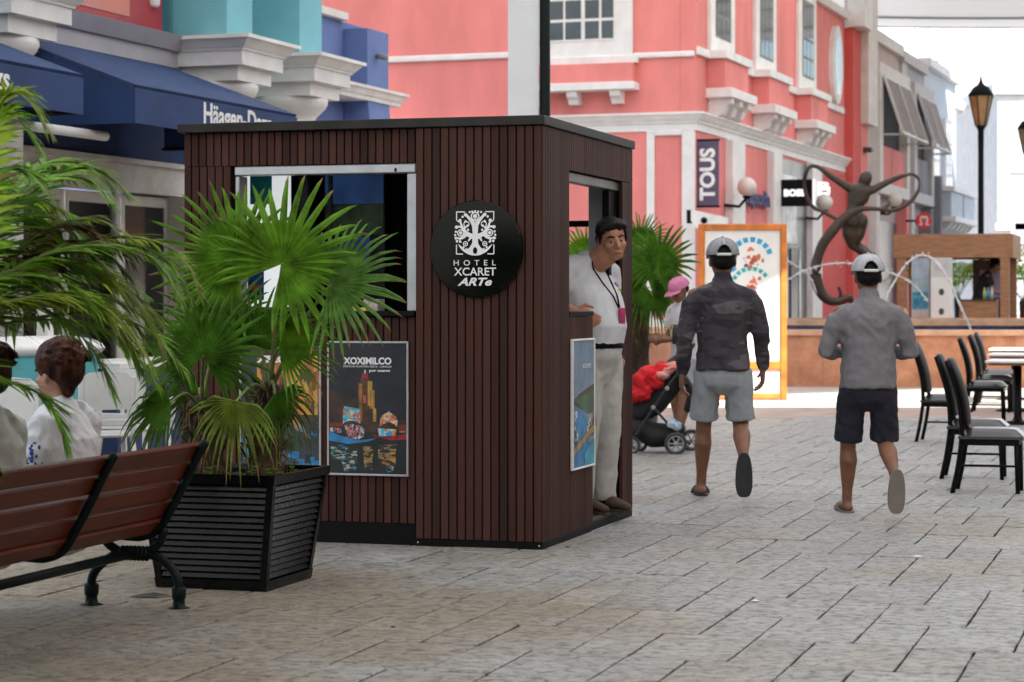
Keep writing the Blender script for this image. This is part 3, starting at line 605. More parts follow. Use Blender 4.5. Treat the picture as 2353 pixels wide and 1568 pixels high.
# ================================================================== fountain
FO = Frame(at(1900, HZ, 37.3).xy.to_3d(), A0 * .4)
fo = thing('fountain', 'orange stone fountain basin with blue tiled inner tier', 'fountain', FO.o, -A0 * .4)
stone = pm('orange_coral_stone', (.62, .30, .17), .75, .4, 2.6, .5, 14, c2=(.36, .14, .07)); rimm = pm('pale_orange_coping', (.62, .36, .22), .6, .15, 3, .15); tilem = pm('blue_glazed_tile', (.05, .07, .18), .2, .3, 9, spec=.7)
def slab_ring(name, m, x0, x1, y0, y1, ch, z0, z1, th):
    o = [(x0 + ch, y0), (x1 - ch, y0), (x1, y0 + ch), (x1, y1 - ch), (x1 - ch, y1), (x0 + ch, y1), (x0, y1 - ch), (x0, y0 + ch)]
    i = [(x0 + ch + th * .41, y0 + th), (x1 - ch - th * .41, y0 + th), (x1 - th, y0 + ch + th * .41), (x1 - th, y1 - ch - th * .41), (x1 - ch - th * .41, y1 - th), (x0 + ch + th * .41, y1 - th), (x0 + th, y1 - ch - th * .41), (x0 + th, y0 + ch + th * .41)]
    mb = MB(); mb.add([(a, b, z0) for a, b in o] + [(a, b, z1) for a, b in o] + [(a, b, z1) for a, b in i] + [(a, b, z0) for a, b in i], [(k, (k + 1) % 8, 8 + (k + 1) % 8, 8 + k) for k in range(8)] + [(8 + k, 8 + (k + 1) % 8, 16 + (k + 1) % 8, 16 + k) for k in range(8)] + [(16 + k, 16 + (k + 1) % 8, 24 + (k + 1) % 8, 24 + k) for k in range(8)] + [(24 + k, 24 + (k + 1) % 8, (k + 1) % 8, k) for k in range(8)])
    return mb.build(name, m, fo)
xl, xr = -3.15, 7.4
wl = slab_ring('basin_wall', stone, xl, xr, 0, 9.0, 2.2, 0, .86, .35)
for k in range(9): bx('joint', pm('stone_joint', (.2, .09, .05), .9, .2, 4), wl, xl + 2.3 + k * .78, xl + 2.306 + k * .78, -.004, .01, .02, .85, .001)
slab_ring('coping', rimm, xl - .06, xr + .06, -.06, 9.06, 2.2, .861, .95, .5)
slab_ring('inner_tier', tilem, xl + 1.3, xr - 1.3, 2.2, 7.6, 1.6, 0, 1.0, .25); slab_ring('inner_coping', rimm, xl + 1.25, xr - 1.25, 2.15, 7.65, 1.6, 1.001, 1.1, .4)
wt = pm('fountain_water', (.10, .16, .17), .05, .2, 3, .25, 12, spec=.8)
MB().add([(a, b, .78) for a, b in ((xl + .3, 2.4), (xl + 2.4, .3), (xr - 2.4, .3), (xr - .3, 2.4), (xr - .3, 6.6), (xr - 2.4, 8.7), (xl + 2.4, 8.7), (xl + .3, 6.6))], [list(range(8))]).build('water', wt, fo)
MB().lathe([(.9, .5), (.9, 1.0), (.8, 1.08), (.55, 1.12), (.5, 1.3)], 20, (1.0, 3.6, 0)).build('statue_pedestal', stone, fo)

# bronze dancer with ribbons
bronze = pm('brown_bronze', (.07, .048, .035), .42, .3, 6, .15, 30, metal=.65, c2=(.045, .04, .034))
def remesh(mb, voxel, smooth=4, name='m'):
    me = mb.mesh(name); o = bpy.data.objects.new('tmp', me); col.objects.link(o)
    m = o.modifiers.new('r', 'REMESH'); m.mode = 'VOXEL'; m.voxel_size = voxel; m.use_smooth_shade = True
    s = o.modifiers.new('s', 'SMOOTH'); s.factor = .5; s.iterations = smooth
    dg = bpy.context.evaluated_depsgraph_get(); out = bpy.data.meshes.new_from_object(o.evaluated_get(dg)); bpy.data.objects.remove(o); bpy.data.meshes.remove(me)
    for p in out.polygons: p.use_smooth = True
    out.name = name; out.materials.clear(); return out
def spline(pts, n=6):
    pts = [Vector(p) for p in pts]; out = []
    for i in range(len(pts) - 1):
        p0, p1, p2, p3 = pts[max(i - 1, 0)], pts[i], pts[i + 1], pts[min(i + 2, len(pts) - 1)]
        for k in range(n):
            t = k / n; out.append(.5 * ((2 * p1) + (p2 - p0) * t + (2 * p0 - 5 * p1 + 4 * p2 - p3) * t * t + (3 * p1 - p0 - 3 * p2 + p3) * t ** 3))
    out.append(pts[-1]); return out
def lerp_list(v, n):
    out = []
    for i in range(n):
        f = i / (n - 1) * (len(v) - 1); a = min(int(f), len(v) - 2); out.append(v[a] + (v[a + 1] - v[a]) * (f - a))
    return out
Q = lambda x, y, dy=0: at(x, y, 41 + dy)
stt = thing('bronze_statue', 'bronze dancer seen from behind with arms spread and ribbons looping round', 'statue', Q(1962, HZ).xy.to_3d())
off = -stt.location
mb = MB(); mb.X = Matrix.Translation(off)
mb.tube([Q(1976, 437), Q(1972, 455), Q(1963, 476), Q(1962, 492), Q(1964, 508)], [(.13, .21), (.12, .20), (.1, .13), (.13, .18), (.16, .21)], 16, ref=(0, 1, 0))
mb.ell(Q(1951, 508, -.05), (.13, .14, .15)); mb.ell(Q(1979, 508, -.05), (.13, .14, .15))
mb.tube([Q(1950, 512), Q(1950, 540), Q(1956, 562, .05)], [.135, .12, .08]); mb.tube([Q(1978, 512), Q(1972, 540), Q(1962, 562, .05)], [.135, .12, .08])
mb.tube([Q(1956, 562, .05), Q(1978, 576, .1), Q(2000, 592, .1), Q(2010, 602)], [.085, .085, .06, .04]); mb.tube([Q(1964, 560, .05), Q(1985, 573, .2), Q(2006, 590, .2)], [.08, .08, .05])
mb.tube([Q(1986, 440), Q(1988, 425)], [.06, .055]); mb.ell(Q(1989, 411), (.12, .13, .15), rot=Matrix.Rotation(.4, 3, 'Y')); mb.ell(Q(1979, 418, .02), (.06, .08, .08))
mb.tube(spline([Q(1962, 438), Q(1945, 428), Q(1913, 408), Q(1886, 388), Q(1876, 383)]), lerp_list([.085, .08, .06, .045, .04], 25), 10); mb.tube(spline([Q(1990, 440), Q(2004, 437), Q(2041, 418), Q(2070, 406), Q(2082, 403)]), lerp_list([.085, .08, .06, .045, .04], 25), 10)
obj('figure', remesh(mb, .022, 3), bronze, stt)
rb = MB(); rb.X = Matrix.Translation(off)
p = spline([Q(1876, 383), Q(1862, 383), Q(1852, 398), Q(1848, 427, .1), Q(1856, 458, .15), Q(1871, 478, .15), Q(1890, 486, .1), Q(1924, 505)]); rb.tube(p, [(.024 + .01 * math.sin(i * .3), .036) for i in range(len(p))], 8, ref=(0, 1, 0))
rb.build('ribbon', bronze, stt); rb = MB(); rb.X = Matrix.Translation(off)
p = spline([Q(2082, 403), Q(2097, 401), Q(2111, 412), Q(2112, 432, -.1), Q(2100, 455, -.15), Q(2077, 475, -.2), Q(2049, 484, -.25), Q(2021, 481, -.3), Q(1992, 480, -.3), Q(1970, 483, -.3), Q(1941, 500, -.3), Q(1913, 531, -.3), Q(1890, 563, -.25), Q(1878, 597, -.2), Q(1874, 631, -.2), Q(1884, 668, -.2), Q(1904, 690, -.2), Q(1930, 693, -.2), Q(1953, 685, -.2), Q(1960, 720, 0)])
w = lerp_list([.035, .04, .04, .045, .05, .05, .05, .05, .06, .08, .11, .13, .13, .13, .15, .14, .12, .1, .09, .1], len(p)); rb.tube(p, [(x * .72, x * .45) for x in w], 10, ref=(0, 0, 1))
rb.build('ribbon', bronze, stt); rb = MB(); rb.X = Matrix.Translation(off)
rb.tube(spline([Q(2030, 482, -.25), Q(2038, 474, -.25), Q(2046, 466, -.25)]), lerp_list([.07, .04, .01], 13), 8); rb.build('ribbon_end', bronze, stt)
rb = MB(); rb.X = Matrix.Translation(off); rb.tube(spline([Q(2006, 592), Q(2005, 640), Q(1985, 690), Q(1962, 725)]), lerp_list([.09, .1, .12, .2], 19), 10); rb.tube(spline([Q(1925, 690), Q(1932, 678), Q(1928, 662)]), .03, 6); rb.build('tail', bronze, stt)
# water jets
jet_m = bpy.data.materials.new('jet_water'); jet_m.use_nodes = True
_b = jet_m.node_tree.nodes['Principled BSDF']; _b.inputs['Base Color'].default_value = (.9, .93, .95, 1); _b.inputs['Roughness'].default_value = .1; _b.inputs['Transmission Weight'].default_value = .45; _b.inputs['IOR'].default_value = 1.33
def jet(label, pts, Y, r):
    P = spline([at(x, y, Y) for x, y in pts], 14); b = thing('water_jet', label, 'water jet', (P[0].x, P[0].y, 0), group='jets of the fountain'); m = MB(); m.X = Matrix.Translation(-b.location)
    m.tube(P, [r * random.uniform(.35, .95) for _ in P], 6)
    rr = random.Random(3)
    for q in P[::3]: m.ell(q + Vector((rr.gauss(0, .02), rr.gauss(0, .02), rr.gauss(0, .025))), (r * .55, r * .55, r * .7), 6, 5)
    m.build('stream', jet_m, b)
jet('long low water jet arching in front of the bronze statue', [(1800, 650), (1836, 628), (1870, 615), (1913, 606), (1953, 606), (1990, 610), (2026, 622), (2060, 632), (2100, 655), (2130, 690)], 39.6, .022)
jet('tall water jet falling to the coping beside the white roll-up stand', [(2030, 700), (2038, 680), (2055, 648), (2077, 614), (2100, 593), (2120, 587), (2146, 597), (2180, 642), (2199, 685), (2219, 730), (2231, 758)], 38.2, .026)
jet('short water jet next to the map board frame', [(1800, 594), (1814, 602), (1845, 621), (1864, 642), (1876, 675)], 40.2, .018)

# ================================================================== map board
Ym = 32.3; mp_ = thing('map_board', 'orange framed white map board standing behind the man in camouflage', 'sign', at(1706, HZ, Ym).xy.to_3d(), -.05)
orange = pm('orange_varnished_frame', (.62, .19, .03), .4, .2, 4); pnl = pm('white_map_panel', (.80, .81, .79), .35, .04, 2)
k = Ym / FP; hw = 101 * k; zt = CH + (HZ - 515) * k
for x0, x1, z0, z1 in ((-hw, -hw + .09, 0, zt), (hw - .09, hw, 0, zt), (-hw + .091, hw - .091, zt - .09, zt), (-hw + .091, hw - .091, .02, .1), (-hw + .091, hw - .091, .44, .56)): bx('frame_bar', orange, mp_, x0, x1, -.06, .06, z0, z1, .012)
pa = bx('map_panel', pnl, mp_, -hw + .092, hw - .092, -.02, .02, .561, zt - .091, .003); bx('lower_panel', pnl, mp_, -hw + .092, hw - .092, -.02, .02, .101, .439, .003)
cols = [pm('print_blue', (.03, .35, .62), .4, .1, 5), pm('print_teal', (.03, .42, .42), .4, .1, 5), pm('print_red', (.72, .18, .10), .4, .1, 5), pm('print_violet', (.3, .2, .4), .4, .1, 5), pm('print_dark', (.08, .09, .1), .4, .1, 5)]
rr = random.Random(5); pr = MB()
def arc_print(cx_, cz_, r, a0, a1, w, mi, n=9):
    pr.mi = mi
    for i in range(n):
        a, b = a0 + (a1 - a0) * i / n, a0 + (a1 - a0) * (i + .7) / n
        pr.add([(cx_ + q * math.cos(t), -.0225, cz_ + q * math.sin(t)) for q, t in ((r, a), (r + w, a), (r + w, b), (r, b))], [(0, 1, 2, 3)])
arc_print(.12, 2.02, .25, R(215), R(10), .075, 0, 10); arc_print(-.22, 1.25, .16, R(220), R(20), .05, 0, 7); arc_print(.12, 1.62, .24, R(190), R(30), .06, 1, 9); arc_print(-.26, 2.05, .1, R(230), R(20), .03, 3, 5)
for cx_, cz_, mi, n in ((.14, 2.02, 2, 26), (.14, 1.62, 2, 26), (-.28, 2.02, 2, 12), (.1, 1.3, 0, 10), (-.25, 1.5, 1, 14), (-.2, 1.1, 4, 10)):
    for _ in range(n):
        a, q = rr.uniform(0, 6.28), rr.uniform(0, .17); x, z = cx_ + q * math.cos(a), cz_ + q * math.sin(a); s_ = rr.uniform(.012, .035); pr.mi = mi if rr.random() < .75 else rr.randrange(5)
        pr.add([(x - s_, -.0225, z - s_ * .6), (x + s_, -.0225, z - s_ * .8), (x + s_ * .8, -.0225, z + s_), (x - s_ * .7, -.0225, z + s_ * .7)], [(0, 1, 2, 3)])
for z in (1.22, 1.0, .82): pr.mi = 1; pr.add([(.3, -.0225, z), (.42, -.0225, z), (.42, -.0225, z + .014), (.3, -.0225, z + .014)], [(0, 1, 2, 3)])
tag(pr.build('map_print', cols, pa, fix=False), kind='stuff')

# ================================================================== wooden kiosk on the right
Y2 = 46.0; FW = Frame(at(2312, HZ, Y2).xy.to_3d(), A0)
wk = thing('wooden_kiosk', 'open wooden kiosk with flat beam roof behind the fountain', 'kiosk', FW.o, -A0)
wood = pm('warm_plywood', (.36, .18, .085), .55, .15, 3, .1, 20, stretch=(1, 1, 6)); k = Y2 / FP
wd_ = 2.15; z0b, z1b = CH + (HZ - 592) * k, CH + (HZ - 537) * k
bx('front_beam', wood, wk, -wd_, -.002, 0, .14, z0b, z1b); bx('side_beam', wood, wk, 0, .14, .0, 2.2, z0b, z1b); bx('side_beam', wood, wk, -wd_ - .14, -wd_ - .002, 0, 2.2, z0b, z1b); bx('rear_beam', wood, wk, -wd_, -.002, 2.06, 2.2, z0b, z1b); bx('roof', wood, wk, -wd_ + .02, -.02, .15, 2.05, z1b - .12, z1b - .04)
for x, y in ((-.06, .0), (-wd_, .0), (-.06, 2.0), (-wd_, 2.0)): bx('post', wood, wk, x - .06, x + .12, y + .005, y + .19, 0, z0b - .002)
bx('counter', wood, wk, -.95, -.2, .05, .5, 0, 1.44); bx('counter_top', pm('dark_counter', (.05, .04, .035), .3, .1, 4), wk, -.98, -.19, .02, .55, 1.441, 1.47)
bx('platform', wood, wk, -wd_ + .2, -.3, .55, 2.0, 0, .42); bx('back_panel', pm('umber_panel', (.10, .07, .06), .6, .2, 3), wk, -.85, -.1, 1.95, 1.99, .43, z0b - .01)
bx('screen_panel', pm('lilac_panel', (.35, .33, .48), .5, .1, 3), wk, -.7, -.2, 1.90, 1.945, 1.5, 2.1)
pt = thing('beach_poster_board', 'tall poster board of turquoise sea and bathers leaning in the wooden kiosk', 'poster', FW.o, -A0)
sea = pm('sea_print', (.05, .32, .50), .5, .5, 3.5, c2=(.5, .55, .52)); bx('board', white, pt, -1.92, -1.56, .02, .06, .9, 2.34); bx('print', sea, pt, -1.91, -1.57, .014, .0195, .92, 2.32, .001)
bx('sky_print', pm('sky_print', (.42, .52, .62), .5, .15, 3), pt, -1.905, -1.575, .0085, .0135, 1.9, 2.31, .001); bx('bathers_print', pm('bather_print', (.65, .38, .32), .5, .6, 14, c2=(.5, .6, .65)), pt, -1.905, -1.575, .0085, .0135, .93, 1.25, .001); bx('boat_print', pm('deep_sea_print', (.01, .10, .25), .5, .4, 9, c2=(.08, .4, .5)), pt, -1.905, -1.575, .0085, .0135, 1.28, 1.62, .001)
rd = thing('red_pennants', 'red and orange bunting hanging under the wooden kiosk roof', 'bunting', FW.o, -A0)
for i in range(7): MB().prism([(-1.9 + i * .1, 2.33), (-1.8 + i * .1, 2.33), (-1.85 + i * .1, 2.2 - .03 * (i % 3))], .6 + .05 * (i % 2), .615 + .05 * (i % 2), 'xz').build('pennant', pm('red_bunting', (.5, .1, .05), .7, .4, 9), rd)
ru = thing('roll_up_stand', 'white roll-up stand with two round emblems in front of kiosk', 'roll-up stand', FW.o + FW.p * -1.28 + FW.d * -.25, -A0)
bx('panel', pnl, ru, -.22, .22, -.008, .008, .5, 2.32, .002); bx('header', pm('pale_grey_print', (.62, .64, .63), .4, .05, 3), ru, -.215, .215, -.0125, -.0085, 1.93, 2.31, .001); bx('base', hm, ru, -.24, .24, -.12, .12, .0, .08); MB().tube([(0, .02, .08), (0, .02, 2.3)], .012, 6).build('pole', hm, ru)
for zz in (1.62, 1.22): MB().prism([(.055 * math.cos(t * .4488) , zz + .07 * math.sin(t * .4488)) for t in range(14)], -.0125, -.0085, 'xz').build('emblem', pm('print_charcoal', (.05, .07, .06), .5, .1, 4), ru)
letters('lettering', 'ISLA', .2, pm('print_grey', (.4, .42, .42), .5, .05, 4), ru, (0, -.0145, 2.12), (R(90), 0, 0), width=.26, height=.12, extrude=.001)
for i, (x, c_) in enumerate(((-.45, (.5, .6, .2)), (-.38, (.1, .35, .5)), (-.3, (.7, .72, .7)))):
    o = MB().lathe([(.035, 0), (.035, .16), (.015, .2), (.015, .24)], 12).build('bottle', pm('bottle_%d' % i, c_, .3, .1, 4), None, FW.o + FW.p * x + FW.d * .2 + Vector((0, 0, 1.471))); tag(o, ['lime green bottle on the kiosk counter', 'blue bottle on the kiosk counter', 'white bottle on the kiosk counter nearest the right post'][i], 'bottle', 'bottles on the kiosk counter')

# ================================================================== restaurant chairs and tables on the right
leather = pm('black_leather', (.016, .018, .021), .24, .15, 6, .04, 60, spec=.8); blk_wood = pm('black_lacquer_wood', (.004, .004, .0045), .4, .1, 6, spec=.12); back_l = pm('black_back_leather', (.005, .005, .006), .45, .15, 6, .06, 60, spec=.15)
def make_chair():
    t = thing('dining_chair', '', 'chair', group='black dining chairs on the right')
    for y in (.02, .38): MB().tube(spline([(0, y, 0), (.045, y, .22), (.07, y, .45), (.045, y, .7), (-.04, y, .975)], 4), [(.02, .018)] * 17, 4, True, ref=(0, 1, 0)).build('leg', blk_wood, t)
    for y in (.03, .37): MB().tube([(.47, y, 0), (.46, y, .4)], [.016, .02], 4, True, ref=(0, 1, 0)).build('leg', blk_wood, t)
    MB().cbox(.05, .48, .015, .385, .36, .405, .006).build('apron', blk_wood, t)
    m = MB(); m.sm = True
    n = 8; vs_ = []; 
    for j in range(n + 1):
        for i in range(n + 1):
            a, b = i / n, j / n; e = (1 - (2 * a - 1) ** 6) * (1 - (2 * b - 1) ** 6); vs_.append((.045 + .465 * a, -.005 + .41 * b, .425 + .06 * max(e, 0) ** .5))
    m.add(vs_, [(j * (n + 1) + i, j * (n + 1) + i + 1, (j + 1) * (n + 1) + i + 1, (j + 1) * (n + 1) + i) for j in range(n) for i in range(n)], True)
    m.box(.045, .51, -.005, .405, .406, .426); m.build('seat', leather, t, fix=False)
    p = spline([(.09, .2, .52), (.075, .2, .66), (.035, .2, .82), (-.028, .2, .97)], 4); b = MB(); b.tube(p, [(.185, .028)] * len(p), 12, ref=(0, 1, 0), rounds=2); b.build('backrest', back_l, t)
    MB().tube([(.06, .2, .2), (.47, .2, .2)], .009, 6).build('stretcher', blk_wood, t)
    return t
ch0 = make_chair(); chs = [(gnd(2187, 1136.6), 'black dining chair nearest to the camera at the right edge'), (gnd(2162, 1104), 'black dining chair just behind the nearest one at the right'), (gnd(2104, 1018), 'black dining chair closest to the man in the grey shirt'), (at(2210, HZ, 26.3).xy.to_3d(), 'black dining chair pushed up to the front slatted table'), (at(2232, HZ, 28.7).xy.to_3d(), 'black dining chair farther back along the row of tables'), (at(2246, HZ, 31).xy.to_3d(), 'farthest black dining chair beside the row of tables')]
for i, (p, lb) in enumerate(chs):
    o = ch0 if i == 0 else copy_tree(ch0); o.location = p; o.rotation_euler = (0, 0, -A0 + (0, .02, -.05, .03, 0, .02)[i]); o['label'] = lb
for k, (x, Y, lb) in enumerate(((2263, 25.4, 'white slatted table nearest to the fountain row of chairs'), (2268, 28.6, 'second white slatted table behind the first at the right edge'), (2271, 32, 'third white slatted table farther back at the right edge'))):
    t = thing('slatted_table', lb, 'table', at(x, HZ, Y).xy.to_3d(), -A0, 'slatted tables at the right edge')
    for j in range(6): bx('slat', white, t, .0, .66, .02 + j * .155, .02 + j * .155 + .14, .72, .745)
    bx('underframe', pm('brown_table_frame', (.28, .12, .06), .5, .1, 4), t, .03, .63, .06, .9, .69, .719); MB().lathe([(.26, 0), (.26, .02), (.06, .05), (.045, .1), (.045, .69)], 16, (.33, .47, 0)).build('pedestal', blk_wood, t)
# ================================================================== brown hotel kiosk
KF = Frame((.1726, 12.654, 0), A0); KH = 2.455
kx = lambda xd, s=0: KF.n(xd, s)
ks = lambda xd, n=0: KF.s(xd, n)
kz = lambda yd, n, s=0: KF.z(yd, s, n)
WL, WD = kx(416), ks(1453)
x953, x533, x929 = kx(953), kx(533), kx(929)
ki = thing('hotel_kiosk', 'dark brown slatted kiosk with a serving window and a round black sign', 'kiosk', KF.o, -A0)
clad = pm('brown_composite_board', (.070, .027, .021), .6, .2, 1.2, .12, 30, objvar=.3, stretch=(8, 8, .35), c2=(.040, .021, .017), spec=.12)
clad_bk = pm('black_backing', (.004, .003, .003), .8, .1, 4, spec=.1); trim = pm('dark_roof_trim', (.022, .02, .018), .5, .2, 6, .05, spec=.25); alu = pm('brushed_aluminium', (.45, .46, .48), .35, .08, 5, metal=.6); int_m = pm('grey_interior_board', (.62, .65, .68), .7, .06, 2)
z_sill, z_top = kz(716, x953), kz(378, kx(750)); z_hdr = kz(400, kx(750)); T = .1
bx('wall_core', clad_bk, ki, x953, -.002, .02, T, .05, 2.40); bx('wall_core', clad_bk, ki, WL, x953 - .001, .05, T, .13, z_sill - .03); bx('wall_core', clad_bk, ki, WL, x953 - .001, .05, T, z_top, 2.40); bx('wall_core', clad_bk, ki, WL, x533, .05, T, z_sill - .029, z_top - .001)
P = .0492
def slats_front(xa, xb, y, z0, z1):
    n = max(1, round((xb - xa) / P)); p = (xb - xa) / n; me = None
    for i in range(n):
        m = MB(); w = p * .84; m.cbox(0, w, 0, .022, 0, z1 - z0, .002)
        if me is None: o = m.build('slat', clad, ki); me = o
        else: o = inst(me)
        o.location = (xa + i * p + p * .08, y, z0)
slats_front(x953 + .004, -.004, -.002, .052, 2.398); slats_front(WL + .004, x953 - .006, .028, z_top + .002, 2.398); slats_front(WL + .004, x953 - .006, .028, .132, z_sill - .032); slats_front(WL + .004, x533 - .02, .028, z_sill - .03, z_top)
bx('plinth', black, ki, x953, -.001, .0, T, 0, .05); bx('plinth', black, ki, WL, x953 - .003, .03, T, 0, .13)
for x in (x953 + .02, -.02): MB().ell((x, -.002, .03), (.006, .004, .006), 8, 6).build('screw', alu, ki)
bx('roof', trim, ki, WL - .015, .015, -.02, WD + .015, 2.401, KH, .004)
bx('shutter_box', alu, ki, x533 + .002, x953 - .004, .03, .12, z_hdr, z_top - .002, .006); MB().ell((kx(905), .028, (z_hdr + z_top) / 2 - .01), (.008, .004, .012), 8, 6).build('lock', black, ki)
bx('window_jamb', alu, ki, x929 + .002, x953 - .003, .04, .16, z_sill + .002, z_hdr - .002); bx('window_jamb', alu, ki, x533 + .003, x533 + .03, .04, .16, z_sill + .002, z_hdr - .002); bx('sill', black, ki, x533 - .005, x953 - .005, .0, .4, z_sill - .029, z_sill, .004)
bx('sliding_frame', black, ki, kx(668), kx(690), .12, .15, z_sill + .002, z_hdr - .003); bx('sliding_frame', black, ki, kx(736), kx(744), .12, .15, z_sill + .002, z_hdr - .003)
# side with the doorway
sA, sB, sC, sD = ks(1308), ks(1362), ks(1415), ks(1430)
zdr = KF.z(392, sA); zct = KF.z(716, sA)
def slats_side(sa_, sb_, z0, z1):
    n = max(1, round((sb_ - sa_) / P)); p = (sb_ - sa_) / n; me = None
    for i in range(n):
        if me is None: me = o = MB().cbox(-.02, .001, 0, p * .96, 0, z1 - z0, .002).build('slat', clad, ki)
        else: o = inst(me)
        o.location = (0, sa_ + i * p + p * .02, z0)
bx('side_core', clad_bk, ki, -T, -.021, T + .002, sA, .05, 2.4); bx('side_core', clad_bk, ki, -T, -.021, sA + .001, WD - .001, zdr, 2.4); bx('side_core', clad_bk, ki, -T, -.021, sA + .001, sB, .05, zct - .03); bx('corner_post', clad_bk, ki, -T, -.021, sD, WD - .001, .05, zdr - .001)
slats_side(.003, sA, .052, 2.398); slats_side(sA + .002, WD, zdr + .002, 2.398); slats_side(sA + .002, sB, .052, zct - .032); slats_side(sD, WD, .052, zdr)
bx('side_plinth', black, ki, -T, -.0005, T + .001, WD, 0, .05); bx('counter_cap', black, ki, -.32, .005, sA + .001, sB + .01, zct - .03, zct)
bx('door_track', pm('grey_track', (.18, .18, .18), .4, .1, 4, metal=.5), ki, -.09, -.025, sA + .002, sD, zdr - .06, zdr - .002); bx('door_leaf', black, ki, -.085, -.04, sC - .02, sD - .002, .06, zdr - .062)
bx('floor', pm('dark_floor', (.05, .045, .04), .6, .1, 3), ki, WL + .02, -.02, .11, WD - .12, .02, .075); bx('ceiling', int_m, ki, WL + .02, -.11, .11, WD - .13, 2.3, 2.34)
# rear and left walls with an opening towards the coral building
bx0 = kx(1352, WD - .1); xo0 = bx0 - .55
bx('rear_wall', int_m, ki, bx0, -.03, WD - .1, WD, .05, 2.4); bx('rear_wall', int_m, ki, xo0, bx0 - .001, WD - .1, WD, kz(418, bx0, WD), 2.4); bx('rear_wall', int_m, ki, xo0, bx0 - .001, WD - .1, WD, .05, 1.1); bx('rear_wall', clad_bk, ki, WL, xo0 - .001, WD - .1, WD, .05, 2.4)
bx('opening_bar', black, ki, xo0, bx0 - .001, WD - .07, WD - .03, kz(522, bx0, WD), kz(508, bx0, WD)); bx('left_wall', clad_bk, ki, WL, WL + .08, T + .001, WD - .102, .05, 2.4)
bx('inner_counter', black, ki, x533, x953, .401, .62, .08, z_sill - .04); bx('white_locker', white, ki, -.5, -.14, WD - .45, WD - .12, .08, 1.0)
# things seen through the serving window
def disp(name, label, cat, x0, x1, y0, y1, s, m, parts=()):
    t = thing(name, label, cat, KF.o, -A0); za, zb = kz(y1, kx(x0, s), s), kz(y0, kx(x0, s), s); bx('panel', m, t, kx(x0, s), kx(x1, s), s, s + .03, za, zb)
    for i, (nm, mm, a, b, c, d) in enumerate(parts): bx(nm, mm, t, kx(a, s), kx(b, s), s - .003 - .002 * i, s - .0005 - .002 * i, kz(d, kx(a, s), s), kz(c, kx(a, s), s), .0005)
    return t
skyp = pm('dusk_blue_print', (.035, .06, .16), .4, .2, 2); disp('night_view_screen', 'dark blue screen with a green shore inside the serving window', 'screen', 745, 884, 398, 690, WD - .16, pm('screen_dark', (.012, .016, .03), .25, .3, 2), (('sky', pm('screen_sky', (.03, .075, .20), .3, .25, 2, emit=.12), 747, 881, 402, 470), ('shore', pm('screen_shore', (.02, .035, .018), .3, .5, 6, emit=.15), 747, 881, 471, 540), ('glow', pm('screen_glow', (.015, .04, .17), .3, .6, 5, emit=.15), 790, 850, 545, 620)))
lp = pm('glow_white_panel', (.80, .84, .85), .5, .05, 2, emit=.25); tq = pm('turquoise_print', (.05, .5, .62), .5, .2, 3); disp('white_poster_panel', 'bright white and turquoise poster panel left inside the serving window', 'poster', 537, 665, 402, 706, .55, lp, (('turquoise_stripe', tq, 575, 625, 405, 470), ('blue_print', pm('blue_print', (.03, .12, .45), .5, .4, 4), 570, 607, 600, 690), ('red_print', pm('red_print', (.6, .08, .06), .5, .3, 5), 572, 600, 655, 668)))  # weak glow put into the white poster panel, which is no lamp
for i, (x0, x1, yy, c_, lb) in enumerate(((775, 810, .02, (.75, .75, .72), 'white leaflet stack on the serving sill'), (795, 845, .05, (.7, .6, .1), 'yellow leaflet stack on the serving sill'), (835, 868, .0, (.5, .4, .36), 'tan box at the right of the serving sill'))):
    o = MB().cbox(kx(x0, .2), kx(x1, .2), .14 + i * .03, .26 + i * .03, 0, (.03, .02, .07)[i], .003).build(('leaflet_stack', 'leaflet_stack', 'card_box')[i], pm('leaflet_%d' % i, c_, .6, .2, 20), None, KF.o + Vector((0, 0, z_sill + .001))); o.rotation_euler = (0, 0, -A0); tag(o, lb, 'leaflets' if i < 2 else 'box')

# ------------------------------------------------------------------ round sign
sgn = thing('round_sign', 'round glossy black sign with white tree emblem and hotel name', 'sign', KF.o + KF.p * kx(1097) + Vector((0, 0, kz(572.5, kx(1097)))), -A0)
gloss = pm('glossy_black_acrylic', (.002, .002, .002), .12, .1, 3, spec=.22)
m = MB(); m.X = Matrix.Rotation(R(90), 4, 'X'); m.lathe([(0, 0), (.27, 0), (.276, .003), (.276, .018), (.272, .022), (0, .022)], 64, smooth=False); o = m.build('disc', gloss, sgn); o.location.y = -.006
wp = pm('white_vinyl', (.78, .79, .80), .4, .03, 6); U = .000384; YE = [-.0295]
def EP(x, y): return ((x - 762) * U, (815 - y) * U)
def flat(mb, poly):
    YE[0] -= .00003; mb.add([(a, YE[0], b) for a, b in poly], [list(range(len(poly)))[::-1]], False)
def dot(mb, x, y, r, n=12): c = EP(x, y); flat(mb, [(c[0] + r * U * math.cos(2 * math.pi * k / n), c[1] + r * U * math.sin(2 * math.pi * k / n)) for k in range(n)])
def ring(mb, x, y, r, w, n=16):
    c = EP(x, y); YE[0] -= .00003; v = []
    for k in range(n):
        a = 2 * math.pi * k / n
        for q in (r - w / 2, r + w / 2): v.append((c[0] + q * U * math.cos(a), YE[0], c[1] + q * U * math.sin(a)))
    mb.add(v, [(2 * k, 2 * ((k + 1) % n), 2 * ((k + 1) % n) + 1, 2 * k + 1) for k in range(n)], False)
